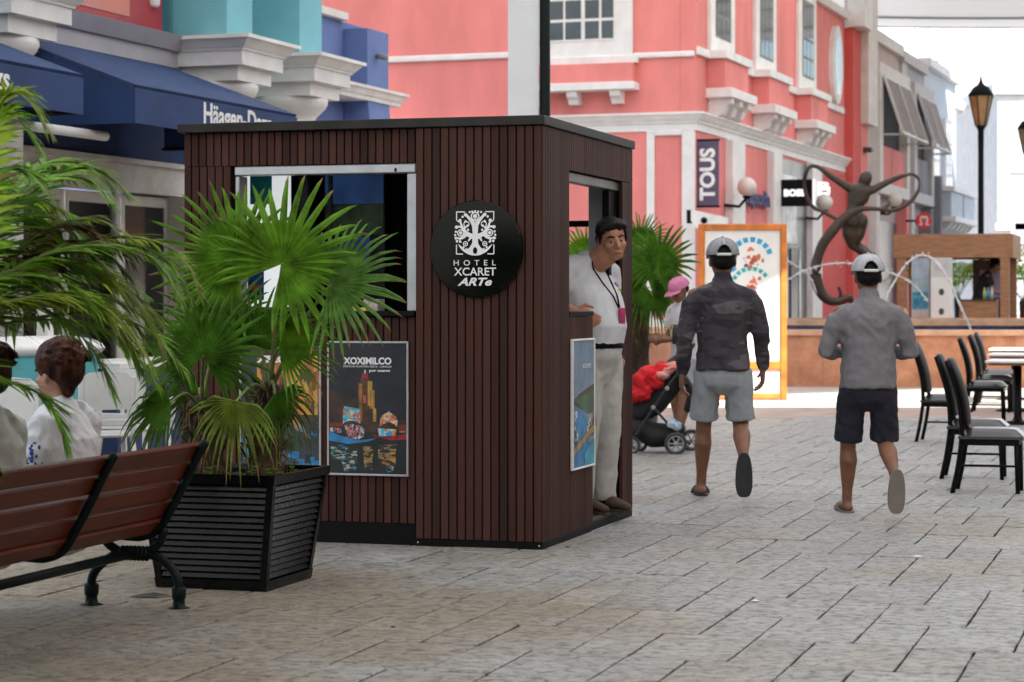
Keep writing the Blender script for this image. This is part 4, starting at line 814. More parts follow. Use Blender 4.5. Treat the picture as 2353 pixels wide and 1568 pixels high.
def stroke(mb, pts, w):
    pts = spline([Vector((*EP(*p), 0)) for p in pts], 4) if len(pts) > 2 else [Vector((*EP(*p), 0)) for p in pts]; ws = lerp_list(w if isinstance(w, list) else [w, w], len(pts)); L_ = []; R_ = []
    for i, p in enumerate(pts):
        t = (pts[min(i + 1, len(pts) - 1)] - pts[max(i - 1, 0)]).normalized(); nn = Vector((-t.y, t.x, 0)) * ws[i] * U / 2; L_.append(p + nn); R_.append(p - nn)
    YE[0] -= .00003; v = [(q.x, YE[0], q.y) for q in L_] + [(q.x, YE[0], q.y) for q in R_]; n = len(pts)
    mb.add(v, [(i, i + 1, n + i + 1, n + i) for i in range(n - 1)], False)
e = MB()
flat(e, [EP(752 + 292 * math.cos(R(a)), 622 - 292 * math.sin(R(a))) for a in range(204, 337, 6)] + [EP(980, 770), EP(900, 830), EP(840, 800), EP(800, 740), EP(790, 690), EP(715, 690), EP(700, 740), EP(660, 800), EP(600, 830), EP(530, 770)])
stroke(e, [(752, 720), (752, 600), (752, 430)], [95, 75, 110])
for sx in (-1, 1):
    M_ = lambda x, y: (752 + sx * x, y)
    stroke(e, [M_(10, 480), M_(60, 400), M_(110, 345), M_(150, 300)], [70, 50, 40, 36]); stroke(e, [M_(20, 640), M_(110, 600), M_(165, 545), M_(205, 480), M_(235, 400)], [80, 60, 44, 34, 26]); stroke(e, [M_(165, 545), M_(220, 490), M_(285, 490)], [40, 30, 26]); stroke(e, [M_(130, 600), M_(190, 650), M_(250, 660), M_(300, 645)], [46, 34, 28, 26])
    stroke(e, [M_(60, 620), M_(95, 690)], [60, 20]); stroke(e, [M_(150, 590), M_(225, 660), M_(240, 720)], [30, 24, 18])
    for x, y, r in ((150, 310, 26), (235, 395, 26), (290, 492, 26), (195, 340, 18), (160, 500, 22), (300, 560, 18), (310, 610, 18), (300, 655, 22), (280, 700, 20), (225, 710, 16), (150, 410, 20), (120, 470, 16), (110, 535, 18), (180, 790, 16), (140, 815, 14), (100, 690, 14)): dot(e, *M_(x, y), r)
    ring(e, *M_(225, 578), 46, 18); dot(e, *M_(225, 578), 26); ring(e, *M_(150, 740), 32, 14); dot(e, *M_(150, 740), 14); ring(e, *M_(135, 450), 40, 14)
    stroke(e, [M_(155, 268), M_(280, 268)], 16); stroke(e, [M_(288, 262), M_(288, 390)], 16); stroke(e, [M_(288, 390), M_(255, 420)], 14); stroke(e, [M_(290, 750), M_(290, 890)], 16); stroke(e, [M_(290, 890), M_(190, 890)], 16)
ring(e, 752, 335, 58, 20); dot(e, 752, 335, 34); ring(e, 752, 400, 20, 12)
for x in (670, 710, 752, 800, 845): dot(e, x, 262 + abs(x - 752) * .12, 17)
tag(e.build('emblem', wp, sgn, fix=False), kind='stuff')
d = MB(); YE[0] -= .0002; d.add([(EP(752, 840)[0] + .013 * math.cos(t * .5236), YE[0], EP(752, 840)[1] + .019 * math.sin(t * .5236)) for t in range(12)], [list(range(12))[::-1]]); d.build('emblem_core', gloss, sgn, fix=False)
letters('lettering', 'HOTEL', .04, wp, sgn, (EP(745, 0)[0], -.03, EP(0, 1020)[1]), (R(90), 0, 0), width=.25, height=.031, spacing=1.9, extrude=.0006); letters('lettering', 'XCARET', .05, wp, sgn, (EP(750, 0)[0], -.03, EP(0, 1150)[1]), (R(90), 0, 0), width=.25, height=.046, extrude=.0006, bold=.0006); letters('lettering', 'ARTe', .05, wp, sgn, (EP(745, 0)[0], -.03, EP(0, 1300)[1]), (R(90), 0, 0), width=.205, height=.046, extrude=.0006, bold=.0016, shear=.35)

# ------------------------------------------------------------------ framed posters
def poster(label, xa, xb, za, zb, y, side=False, base=None):
    t = thing('framed_poster', label, 'poster', KF.o, -A0, 'framed posters on the kiosk'); w = .012
    if side: t.location = KF.o + KF.d * xa + KF.p * .004; t.rotation_euler = (0, 0, -A0 + R(90)); xb -= xa; xa = 0; y = -.018
    fr = MB()
    for a, b, c, d in ((xa, xa + w, za, zb), (xb - w, xb, za, zb), (xa + w, xb - w, za, za + w), (xa + w, xb - w, zb - w, zb)): fr.cbox(a, b, y, y + .018, c, d, .002)
    fr.build('frame', alu if not side else white, t); bx('sheet', base, t, xa + w, xb - w, y + .006, y + .016, za + w, zb - w, .0005)
    return t, (xa + w, xb - w, za + w, zb - w, y + .0055)
pcol = {}
def PC(n, c, **k):
    if n not in pcol: pcol[n] = pm('poster_' + n, c, .35, k.get('var', .15), k.get('scale', 8), c2=k.get('c2'))
    return pcol[n]
def mosaic(name, cs, scale, st):
    m = pm(name, cs[0], .35, .1, 5); t_ = m.node_tree; N = t_.nodes; L = t_.links; b = N['Principled BSDF']; mp = [n for n in N if n.type == 'MAPPING'][0]; mp.inputs['Scale'].default_value = (st[0], 0, st[2])
    nz = N.new('ShaderNodeTexNoise'); nz.inputs['Scale'].default_value = scale * 1.3; L.new(mp.outputs[0], nz.inputs[0]); mx = N.new('ShaderNodeMixRGB'); mx.inputs[0].default_value = .03; L.new(mp.outputs[0], mx.inputs[1]); L.new(nz.outputs['Color'], mx.inputs[2])
    v = N.new('ShaderNodeTexVoronoi'); v.inputs['Scale'].default_value = scale; L.new(mx.outputs[0], v.inputs['Vector']); sp = N.new('ShaderNodeSeparateColor'); L.new(v.outputs['Color'], sp.inputs[0])
    r = N.new('ShaderNodeValToRGB'); r.color_ramp.interpolation = 'CONSTANT'; e = r.color_ramp.elements; e[0].position = 0; e[0].color = (*cs[0], 1); e[1].position = .8; e[1].color = (*cs[4], 1)
    for k, q in enumerate(cs[1:4]): x = e.new(.2 * (k + 1)); x.color = (*q, 1)
    L.new(sp.outputs[0], r.inputs[0]); L.new(r.outputs[0], b.inputs['Base Color']); return m
class Print:
    def __init__(s, fr): s.f = fr; s.m = {}; s.y = fr[4]
    def P(s, u, v): return (s.f[0] + u * (s.f[1] - s.f[0]), s.f[2] + (1 - v) * (s.f[3] - s.f[2]))
    def poly(s, name, pts):
        s.y -= .00004; mb = s.m.setdefault(name, MB()); mb.add([(s.P(u, v)[0], s.y, s.P(u, v)[1]) for u, v in pts], [list(range(len(pts)))])
    def rect(s, n, u0, u1, v0, v1): s.poly(n, [(u0, v0), (u1, v0), (u1, v1), (u0, v1)])
    def specks(s, names, u0, u1, v0, v1, n, sz, seed=1):
        r = random.Random(seed)
        for _ in range(n):
            u, v, q = r.uniform(u0, u1), r.uniform(v0, v1), r.uniform(.4, 1) * sz; s.rect(r.choice(names), u, u + q, v, v + q * .6)
    def done(s, t):
        for n, mb in s.m.items(): tag(mb.build('print', pcol[n], t, fix=False), kind='stuff')
for n, c in dict(sky=(.013, .013, .022), hill=(.05, .025, .015), tower=(.10, .035, .015), towerlit=(.35, .17, .03), gold=(.45, .28, .05), red=(.30, .02, .03), blue=(.02, .22, .50), cyan=(.03, .4, .55), whitish=(.6, .58, .55), pinkp=(.5, .12, .1), water=(.010, .013, .014), orange=(.55, .2, .04), cave=(.38, .13, .03), cavedk=(.06, .03, .03), slate=(.04, .045, .06), skin=(.4, .2, .15), green=(.03, .12, .05)).items(): PC(n, c, var=.3)
xp0, xp1 = kx(750), kx(937); zp0, zp1 = kz(1092, xp0), kz(784, xp0)
t, fr = poster('framed night poster of flower boats and a church tower beside the planter', xp0, xp1, zp0, zp1, .008, base=pcol['sky'])
p = Print(fr); p.poly('hill', [(0, .36), (.35, .43), (.6, .5), (.62, .62), (1, .58), (1, .68), (0, .68)]); p.rect('water', 0, 1, .72, 1)
for u0, u1, v0, v1, n in ((.37, .55, .30, .62, 'tower'), (.39, .43, .31, .6, 'towerlit'), (.41, .53, .265, .3, 'tower'), (.43, .50, .23, .265, 'red'), (.455, .475, .205, .23, 'whitish'), (.50, .56, .29, .48, 'gold'), (.53, .59, .36, .6, 'towerlit'), (.55, .565, .36, .48, 'gold'), (.44, .48, .4, .46, 'pinkp'), (.50, .60, .5, .68, 'hill'), (.57, .61, .5, .6, 'gold')): p.rect(n, u0, u1, v0, v1)
p.poly('blue', [(0, .68), (.2, .72), (.4, .745), (.62, .725), (.5, .755), (.25, .775), (0, .75)]); p.poly('red', [(.55, .7), (.75, .715), (1, .69), (1, .735), (.8, .74), (.6, .715)]); p.rect('red', 0, .18, .61, .64); p.rect('red', .9, 1, .62, .66)

for n_, cs, sc_, st_2 in (('flowers_blue', ((.02, .25, .55), (.5, .5, .48), (.45, .12, .1), (.03, .42, .6), (.5, .3, .06)), 55, (1, 1, 1)), ('flowers_warm', ((.55, .42, .3), (.5, .2, .06), (.6, .55, .5), (.4, .08, .08), (.45, .33, .1)), 60, (1, 1, 1)), ('crowd', ((.5, .2, .1), (.55, .5, .45), (.05, .2, .45), (.3, .05, .06), (.02, .02, .03)), 75, (1.4, 1, .7)), ('glitter_warm', ((.012, .014, .014), (.42, .24, .05), (.012, .014, .014), (.3, .1, .03), (.2, .16, .08)), 60, (.6, 1, 1.6)), ('glitter_blue', ((.012, .014, .016), (.03, .18, .35), (.012, .014, .014), (.35, .36, .35), (.02, .08, .03)), 60, (.6, 1, 1.6))):
    pcol[n_] = mosaic('poster_' + n_, cs, sc_, st_2)
p.poly('flowers_blue', [(.18, .62), (.18, .51), (.2, .487), (.27, .495), (.4, .503), (.405, .62), (.37, .60), (.34, .585), (.27, .583), (.22, .6)]); p.poly('cyan', [(.19, .497), (.2, .485), (.4, .503), (.4, .516)]); p.poly('whitish', [(.205, .605), (.25, .585), (.33, .587), (.38, .61), (.33, .596), (.26, .594)])
p.poly('flowers_warm', [(.655, .64), (.66, .58), (.69, .55), (.73, .535), (.77, .522), (.81, .535), (.86, .555), (.885, .59), (.88, .64), (.84, .615), (.77, .6), (.71, .615)]); p.poly('blue', [(.755, .525), (.775, .51), (.79, .528)])
p.poly('crowd', [(.2, .63), (.3, .622), (.4, .63), (.46, .66), (.45, .72), (.38, .738), (.22, .725)]); p.poly('flowers_blue', [(.63, .65), (.87, .655), (.86, .705), (.65, .712)]); p.poly('crowd', [(0, .65), (.15, .655), (.17, .69), (0, .685)]); p.rect('gold', .91, .98, .665, .68)
p.poly('glitter_blue', [(.02, .79), (.15, .78), (.37, .81), (.36, .98), (.2, .985), (.16, .9), (.03, .9)]); p.poly('glitter_warm', [(.44, .79), (.57, .79), (.56, .97), (.46, .97)]); p.poly('glitter_warm', [(.63, .78), (.87, .77), (.86, .92), (.82, .94), (.7, .93), (.64, .88)]); p.poly('glitter_blue', [(.72, .94), (.84, .94), (.82, .985), (.74, .985)]); p.done(t)
def ptext(txt, fr_, u, v, w, h, par, **k):
    x = fr_[0] + u * (fr_[1] - fr_[0]); z = fr_[2] + (1 - v) * (fr_[3] - fr_[2]); letters('lettering', txt, .03, wp, par, (x, fr_[4] - .006, z), (R(90), 0, 0), width=w * (fr_[1] - fr_[0]), height=h * (fr_[3] - fr_[2]), extrude=.0004, **k)
ptext('XOXIMILCO', fr, .5, .135, .62, .055, t, bold=.0011); ptext('MEXICAN FLOATING FIESTA · CANCUN', fr, .5, .178, .62, .014, t); ptext('por xcaret', fr, .66, .212, .27, .024, t, bold=.0008)
xq0, xq1 = kx(548), kx(736); zq0, zq1 = kz(1074, xq0), kz(784, xq0)
t, fr = poster('framed orange cave poster half hidden behind the fan palms', xq0, xq1, zq0, zq1, .008, base=pcol['slate'])
p = Print(fr); p.rect('cavedk', 0, 1, 0, .12); p.rect('cave', .2, 1, .12, .55); pcol['cave_rock'] = mosaic('poster_cave_rock', ((.38, .13, .03), (.55, .22, .04), (.2, .06, .02), (.5, .3, .07), (.09, .04, .03)), 28, (1.6, 1, .5)); p.poly('cave_rock', [(.2, .13), (.98, .1), (.98, .6), (.6, .58), (.3, .6), (.22, .4)]); p.rect('cavedk', 0, 1, .58, .66); p.poly('skin', [(.6, .66), (.72, .6), (.78, .66), (.9, .78), (.84, .76), (.7, .7)]); p.specks(['slate', 'water', 'blue'], 0, 1, .68, .98, 60, .1, 13); p.rect('cyan', .04, .22, .75, .95); p.specks(['gold'], .66, .74, .56, .6, 5, .06, 14); p.done(t)
ptext('XPLOR', fr, .45, .13, .5, .06, t, bold=.002)
zs0, zs1 = KF.z(1083, sA), KF.z(780, sA)
t, fr = poster('narrow framed poster of a blue lagoon and bridge on the doorway side', sA + .01, sB - .02, zs0, zs1, 0, True, PC('lagoon', (.16, .26, .38), var=.12))
p = Print(fr); p.poly('hill', [(0, .47), (.3, .42), (1, .35), (1, .62), (.5, .56), (0, .5)]); p.poly('green', [(.1, .46), (1, .4), (1, .6), (.6, .58)]); p.poly('blue', [(0, .5), (.45, .56), (.8, .72), (.7, .9), (0, 1), (0, .5)]); p.rect('blue', 0, 1, .82, 1); p.specks(['slate', 'whitish', 'cavedk'], .65, 1, .58, .74, 34, .12, 15); p.specks(['slate', 'whitish'], 0, .14, .55, .8, 20, .1, 16); p.poly('gold', [(0, .86), (.5, .76), (1, .68), (1, .73), (.5, .82), (0, .9)]); p.poly('cyan', [(.5, .9), (1, .8), (1, 1), (.6, 1)]); p.done(t); ptext('xcaret', fr, .6, .2, .4, .04, t)

# ================================================================== planters
gl_bk = pm('glossy_black_slat', (.003, .003, .0035), .22, .2, 10, .12, 40, spec=.22); soil = pm('dark_soil', (.03, .02, .014), .95, .4, 14, .8, 40)
def make_planter(label, loc, rz):
    t = thing('planter_box', label, 'planter', loc, rz, 'black slatted planters'); b, a, h = .285, .36, .575
    hwid = lambda z: b + (a - b) * z / h
    for sx in (-1, 1):
        for sy in (-1, 1):
            m = MB(); q = .035; m.add([(sx * (hwid(z) - e), sy * (hwid(z) - f), z) for z in (0, h) for e, f in ((0, 0), (q, 0), (q, q), (0, q))], [(0, 1, 2, 3), (4, 7, 6, 5)] + [(k, (k + 1) % 4, 4 + (k + 1) % 4, 4 + k) for k in range(4)]); m.build('corner_post', gl_bk, t)
    for k in range(4):
        Rz = Matrix.Rotation(k * math.pi / 2, 4, 'Z')
        for z0, z1, o_ in ((0, .06, .004), (h - .045, h, .006)):
            m = MB(); m.X = Rz; w0, w1 = hwid(z0) + o_, hwid(z1) + o_; m.add([(-w0, -w0, z0), (w0, -w0, z0), (w1, -w1, z1), (-w1, -w1, z1), (-w0 + .02, -w0 + .02, z0), (w0 - .02, -w0 + .02, z0), (w1 - .02, -w1 + .02, z1), (-w1 + .02, -w1 + .02, z1)], [(0, 1, 2, 3), (7, 6, 5, 4), (0, 3, 7, 4), (1, 5, 6, 2), (3, 2, 6, 7), (0, 4, 5, 1)]); m.build('rail', gl_bk, t)
        n = 15
        for i in range(n):
            z0 = .07 + i * (.46 / n); z1 = z0 + .46 / n * .86; m = MB(); m.X = Rz; w0, w1 = hwid(z0) - .036, hwid(z1) - .036
            y0, y1 = -hwid(z0) + .002, -hwid(z1) + .018
            m.add([(-w0, y0, z0), (w0, y0, z0), (w1, y1, z1), (-w1, y1, z1), (-w0, y0 + .01, z0), (w0, y0 + .01, z0), (w1, y1 + .006, z1), (-w1, y1 + .006, z1)], [(0, 1, 2, 3), (7, 6, 5, 4), (0, 3, 7, 4), (1, 5, 6, 2), (3, 2, 6, 7), (0, 4, 5, 1)]); m.build('slat', gl_bk, t)
        m = MB(); m.X = Rz; w0, w1 = hwid(0) - .03, hwid(h) - .03; m.add([(-w0, -w0, .01), (w0, -w0, .01), (w1, -w1, h - .02), (-w1, -w1, h - .02)], [(0, 1, 2, 3)]); m.build('liner', clad_bk, t)
    m = MB(); n = 10; g = random.Random(2); m.add([(-.32 + .64 * i / n, -.32 + .64 * j / n, h - .06 + .03 * g.random()) for j in range(n + 1) for i in range(n + 1)], [(j * (n + 1) + i, j * (n + 1) + i + 1, (j + 1) * (n + 1) + i + 1, (j + 1) * (n + 1) + i) for j in range(n) for i in range(n)]); m.build('soil', soil, t)
    return t
PLC = Vector((-1.375, 11.17, 0))
pl0 = make_planter('black slatted planter box with fan palms in front of the kiosk', PLC, -A0)
pl1 = copy_tree(pl0); pl1.location = (-2.42, 7.55, 0); pl1['label'] = 'black slatted planter of the feathery palm at the left edge'

# ================================================================== palms
fan_m = [leafmat('fan_leaf_green', (.13, .28, .022)), leafmat('fan_leaf_dark', (.085, .21, .02)), leafmat('fan_leaf_yellow', (.19, .26, .04)), leafmat('fan_leaf_blue', (.12, .24, .05))]
dry_m = leafmat('dry_leaf_tip', (.30, .16, .06), trans=.2); trunk_m = pm('fibrous_palm_trunk', (.065, .038, .022), .95, .4, 9, 1.0, 25, stretch=(1, 1, .35)); stem_m = pm('palm_stalk', (.16, .20, .05), .5, .2, 8)
def fan_leaf(parent, hub, axis, nrm, R_, spread, n, mat_, droop=.25, seed=0, from_=None, fused=.42, stalk_w=.009):
    g = random.Random(seed); axis = Vector(axis).normalized(); nrm = Vector(nrm); nrm = (nrm - axis * nrm.dot(axis)).normalized(); side_ = axis.cross(nrm)
    mb = MB(); hub = Vector(hub); d = R(spread) / n
    def pt(th, r, lift=0, dr=0): 
        v = hub + (axis * math.cos(th) + side_ * math.sin(th)) * r + nrm * lift; v.z -= dr; return v
    for i in range(n):
        th = -R(spread) / 2 + d * (i + .5); Rr = R_ * (.80 + .2 * math.cos(th * .8)) * g.uniform(.9, 1.07); r1 = R_ * fused * g.uniform(.9, 1.1); cup = .06 * R_
        sag = droop * R_ * g.uniform(.5, 1.4); tw = g.uniform(-.22, .22) * d
        L1, M1, R1 = pt(th - d / 2, R_ * fused, cup * .6), pt(th, R_ * fused, cup * .6 + .05 * R_), pt(th + d / 2, R_ * fused, cup * .6)
        r2 = R_ * (fused + (Rr / R_ - fused) * .5); w2 = d * .5 * R_ * fused * .74 / r2
        L2, M2, R2 = pt(th - w2 + tw, r2, cup, sag * .25), pt(th + tw, r2, cup + .02 * R_, sag * .22), pt(th + w2 + tw, r2, cup, sag * .25)
        r3 = R_ * (fused + (Rr / R_ - fused) * .84); w3 = w2 * .42; L3, M3, R3 = pt(th - w3 + 1.6 * tw, r3, cup, sag * .66), pt(th + 1.6 * tw, r3, cup + .008 * R_, sag * .62), pt(th + w3 + 1.6 * tw, r3, cup, sag * .66); tip = pt(th + 2 * tw, Rr, cup * .8, sag)
        mb.mi = 0; mb.add([hub, L1, M1, R1, L2, M2, R2, L3, M3, R3], [(0, 1, 2), (0, 2, 3), (1, 4, 5, 2), (2, 5, 6, 3), (4, 7, 8, 5), (5, 8, 9, 6)], False)
        mb.mi = 1 if g.random() < .55 else 0; mb.add([L3, M3, R3, tip], [(0, 3, 1), (1, 3, 2)], False)
    o = mb.build('fan_leaf', [mat_, dry_m], parent, fix=False)
    if from_ is not None:
        f = Vector(from_); mid = (f + hub) / 2 + Vector((0, 0, .06)); st = MB(); P_ = spline([f, mid, hub], 6); st.tube(P_, lerp_list([stalk_w * 1.4, stalk_w, stalk_w * .7], len(P_)), 6); st.build('stalk', stem_m, o)
    return o
dry_tr = pm('dry_palm_fibre', (.14, .085, .045), .95, .5, 20)
def fan_palm(label, base, h, lean, leaves, seed, r=.07, group=None):
    t = thing('fan_palm', label, 'palm', base, 0, group); g = random.Random(seed); m = MB(); P_ = spline([(0, 0, 0), (lean[0] * .5, lean[1] * .5, h * .5), (lean[0], lean[1], h)], 8)
    m.tube(P_, [r * (1.1 + .25 * g.random()) * (1.25 - .3 * i / len(P_)) for i in range(len(P_))], 12); tr_ = m.build('trunk', trunk_m, t); crown = Vector((lean[0], lean[1], h))
    for k in range(34):
        a = g.uniform(0, 6.28); z = g.uniform(.0, 1) * h; b = MB(); q = Vector((math.cos(a), math.sin(a), 0)); c0 = Vector((lean[0] * z / h, lean[1] * z / h, z)) + q * r * .8
        b.tube([c0, c0 + q * .03 + Vector((0, 0, .08)), c0 + q * g.uniform(.06, .1) + Vector((0, 0, g.uniform(.1, .18)))], [.012, .010, .003], 5); b.build('leaf_stub', trunk_m, tr_)
    fb = MB()
    for k in range(150):
        a = g.uniform(0, 6.28); z = g.uniform(.05, 1.05) * h; q = Vector((math.cos(a), math.sin(a), 0)); c0_ = Vector((lean[0] * z / h, lean[1] * z / h, z)) + q * r * .9; l_ = g.uniform(.05, .13)
        fb.tube([c0_, c0_ + q * l_ * .45 + Vector((g.uniform(-.02, .02), g.uniform(-.02, .02), l_ * g.uniform(-.3, .5))), c0_ + q * l_ * .7 + Vector((0, 0, -l_ * g.uniform(.2, .9)))], [.005, .004, .001], 4)
    tag(fb.build('trunk_fibres', dry_tr, tr_), kind='stuff')
    B = Vector(base)
    for i, (hx, hy, hY, ang, tilt, rad, spr, mi, dr) in enumerate(leaves):
        hub = at(hx, hy, hY) - B; a = R(ang); axis = Vector((math.cos(a), -.25 * math.sin(i * 2.1), math.sin(a))); nrm = Vector((.25 * math.sin(i * 1.7), -1, tilt))
        fan_leaf(t, hub, axis, nrm, rad, spr, 28 if rad > .3 else 22, fan_m[mi], dr, seed * 50 + i, crown)
    return t
b1 = PLC + Vector((-.13, -.04, .53)); b2 = PLC + Vector((.14, .02, .53))
fan_palm('fan palm on the left of the planter, next to the bench end', b1, .34, (-.03, 0), [
    (547, 597, 10.85, 150, .15, .45, 255, 0, .08), (467, 818, 10.8, 80, .35, .40, 290, 1, .16), (392, 925, 10.75, 205, .8, .28, 170, 1, .6), (455, 905, 11.2, 185, .6, .25, 170, 1, .6), (505, 760, 11.25, 110, .1, .40, 200, 1, .15)], 11, .06, 'fan palms in the planter')
fan_palm('taller fan palm on the right of the planter, covering the serving window', b2, .42, (.03, 0), [
    (648, 607, 10.8, 50, .1, .47, 305, 0, .07), (760, 655, 10.75, 15, .6, .42, 225, 3, .14), (543, 922, 10.7, 262, .9, .27, 190, 2, .5), (640, 800, 10.8, 8, .7, .33, 170, 0, .25), (590, 800, 11.2, 95, .2, .38, 210, 1, .15), (632, 905, 10.95, 305, .6, .24, 160, 1, .6)], 12, .06, 'fan palms in the planter')
wm = leafmat('weed_leaf', (.12, .30, .03)); g = random.Random(9)
for k, (wx, wy) in enumerate(((-.28, -.24), (-.2, -.3), (.2, -.27), (.26, -.16), (.0, -.3), (.27, .05))):
    wpos = PLC + Matrix.Rotation(-A0, 3, 'Z') @ Vector((wx, wy, .53)); t = thing('weed', ['small weed at the left corner of the planter rim', 'small weed beside the left corner of the planter', 'small weed at the near right corner of the planter', 'upright weed on the right side of the planter', 'small weed at the middle of the planter rim', 'weed sprouting by the far right planter rim'][k], 'weed', wpos, 0, 'weeds in the planter')
    MB().tube([(0, 0, 0), (.01, 0, .07)], .003, 5).build('stem', wm, t)
    for j in range(6):
        a = g.uniform(0, 6.28); l = g.uniform(.03, .06); q = Vector((math.cos(a), math.sin(a), .35)); b = Vector((-math.sin(a), math.cos(a), 0)); z0 = Vector((.008, 0, g.uniform(.03, .08)))
        MB().add([z0, z0 + q * l * .5 + b * l * .35, z0 + q * l + Vector((0, 0, -.01)), z0 + q * l * .5 - b * l * .35], [(0, 1, 2, 3)]).build('leaf', wm, t, fix=False)

fr_m = [leafmat('feather_leaf', (.22, .45, .03)), leafmat('feather_leaf_dark', (.17, .38, .03)), leafmat('feather_leaf_yellow', (.34, .46, .04)), leafmat('feather_leaf_dry', (.24, .15, .08))]
def frond(parent, pts, n, ll, mi, seed, droop=.5, w=.021, up=None):
    g = random.Random(seed); P_ = spline(pts, 10); N_ = len(P_); mb = MB(); mb.mi = 1; mb.tube(P_, lerp_list([.010, .007, .002], N_), 6); mb.mi = 0
    for k in range(n):
        f = .22 + .78 * k / (n - 1); i = min(int(f * (N_ - 1)), N_ - 2); p = P_[i].lerp(P_[i + 1], f * (N_ - 1) - i); tg = (P_[i + 1] - P_[i]).normalized()
        sd = tg.cross(Vector(up or (0, 0, 1))); sd = sd.normalized() if sd.length > .1 else Vector((1, 0, 0)); upv = sd.cross(tg)
        for s_ in (-1, 1):
            L_ = ll * (math.sin(math.pi * min(1, .18 + .8 * f)) * .75 + .25) * g.uniform(.85, 1.12); d = (sd * s_ * .9 + tg * (.55 + .5 * f) + upv * g.uniform(.0, .35)).normalized(); wv = d.cross(upv).normalized() * w * g.uniform(.8, 1.15)
            dr = droop * g.uniform(.6, 1.3); q = []
            for e, ww in ((0, .35), (.3, 1), (.65, .75), (1, .05)):
                c = p + d * L_ * e; c.z -= dr * L_ * e * e; q += [c - wv * ww * .5, c + wv * ww * .5]
            mb.mi = 2 if g.random() < .06 else 0; mb.add(q, [(0, 1, 3, 2), (2, 3, 5, 4), (4, 5, 7, 6)], False)
    return mb.build('frond', [fr_m[mi], stem_m, fr_m[3]], parent, fix=False)
AP = Vector((-2.42, 7.62, .54)); ar = thing('feather_palm', 'feathery palm with arching fronds at the left edge in front of bench', 'palm', AP)
A_ = lambda x, y, Y: at(x, y, Y) - AP
c0 = Vector((0, 0, .25)); g = random.Random(4)
fronds = [([A_(-150, 720, 8.1), A_(0, 697, 8.3), A_(110, 677, 8.4), A_(185, 684, 8.5), A_(245, 713, 8.5), A_(300, 760, 8.5), A_(345, 830, 8.5)], 34, .28, 2, .9), ([A_(-120, 720, 8.2), A_(0, 640, 8.5), A_(100, 588, 8.6), A_(200, 565, 8.7), A_(300, 572, 8.8), A_(372, 615, 8.8), A_(412, 690, 8.8)], 36, .27, 0, .75), ([A_(-100, 640, 8.3), A_(0, 500, 8.5), A_(87, 420, 8.6), A_(150, 405, 8.7), A_(212, 420, 8.7), A_(262, 470, 8.7)], 30, .24, 0, .7), ([A_(-80, 600, 8.0), A_(-40, 400, 8.2), A_(-10, 270, 8.3), A_(25, 215, 8.3), A_(70, 235, 8.3), A_(112, 300, 8.3)], 28, .22, 2, .8), ([A_(-120, 840, 8.0), A_(-20, 872, 8.2), A_(60, 890, 8.3), A_(112, 925, 8.3), A_(137, 975, 8.3), A_(152, 1030, 8.3)], 26, .22, 1, .5), ([A_(-160, 900, 7.9), A_(-70, 980, 8.0), A_(-35, 1060, 8.0), A_(-20, 1130, 8.0)], 18, .17, 2, .8), ([A_(-120, 760, 8.4), A_(0, 745, 8.7), A_(130, 735, 8.9), A_(230, 755, 9.0), A_(300, 800, 9.0), A_(360, 880, 9.0)], 30, .26, 0, .85), ([A_(-100, 700, 8.6), A_(0, 590, 8.8), A_(90, 590, 8.9), A_(160, 640, 8.9), A_(200, 710, 8.9)], 26, .22, 3, .9), ([A_(-120, 700, 8.5), A_(20, 620, 8.9), A_(140, 605, 9.0), A_(230, 635, 9.1), A_(300, 690, 9.1)], 28, .25, 1, .8), ([A_(-100, 620, 8.1), A_(-50, 480, 8.3), A_(0, 400, 8.4), A_(60, 395, 8.4), A_(110, 440, 8.4)], 24, .24, 0, .8), ([A_(-140, 800, 8.3), A_(-20, 770, 8.5), A_(80, 780, 8.6), A_(150, 830, 8.6)], 24, .22, 1, .8), ([A_(-140, 760, 8.6), A_(-10, 680, 8.9), A_(70, 660, 9.0), A_(150, 690, 9.0)], 24, .24, 1, .7),
    ([A_(-140, 640, 8.5), A_(-30, 520, 8.8), A_(50, 500, 8.9), A_(120, 530, 8.9), A_(165, 590, 8.9)], 26, .24, 0, .7), ([A_(-120, 700, 8.2), A_(10, 640, 8.4), A_(120, 640, 8.5), A_(215, 690, 8.5), A_(285, 770, 8.5), A_(320, 850, 8.5)], 34, .27, 0, .8), ([A_(-120, 780, 8.8), A_(40, 700, 9.1), A_(180, 690, 9.2), A_(290, 730, 9.2), A_(350, 800, 9.2)], 30, .26, 1, .8), ([A_(-130, 600, 8.6), A_(-20, 460, 8.8), A_(60, 450, 8.9), A_(140, 480, 8.9)], 24, .24, 2, .8), ([A_(-130, 860, 8.2), A_(-20, 820, 8.4), A_(70, 830, 8.5), A_(120, 870, 8.5)], 22, .2, 1, .7), ([A_(-120, 720, 8.6), A_(60, 560, 8.8), A_(150, 520, 8.9), A_(240, 545, 8.9), A_(300, 600, 8.9)], 28, .22, 3, .9)]
for i, (pts, n, ll, mi, dr) in enumerate(fronds):
    if i not in (10, 16): frond(ar, [c0 + Vector((g.uniform(-.06, .06), g.uniform(-.06, .06), -.2)), c0 + Vector((0, 0, .1))] + pts, n + 26, ll * .88, mi, 100 + i, dr * .5)
for i, (pts, n, ll, mi, dr) in enumerate(fronds):
    if i in (0, 4, 5, 6, 10, 16): continue
    q = Vector((g.uniform(-.14, .02), g.uniform(-.05, .25), g.uniform(-.10, .10))); frond(ar, [c0 + Vector((g.uniform(-.06, .06), g.uniform(-.06, .06), -.2)), c0 + Vector((0, 0, .1))] + [p_ + q * min(1, k_ / 2 + .3) for k_, p_ in enumerate(pts)], n + 20, ll * .85, (mi + 1) % 3, 200 + i, dr * .45)
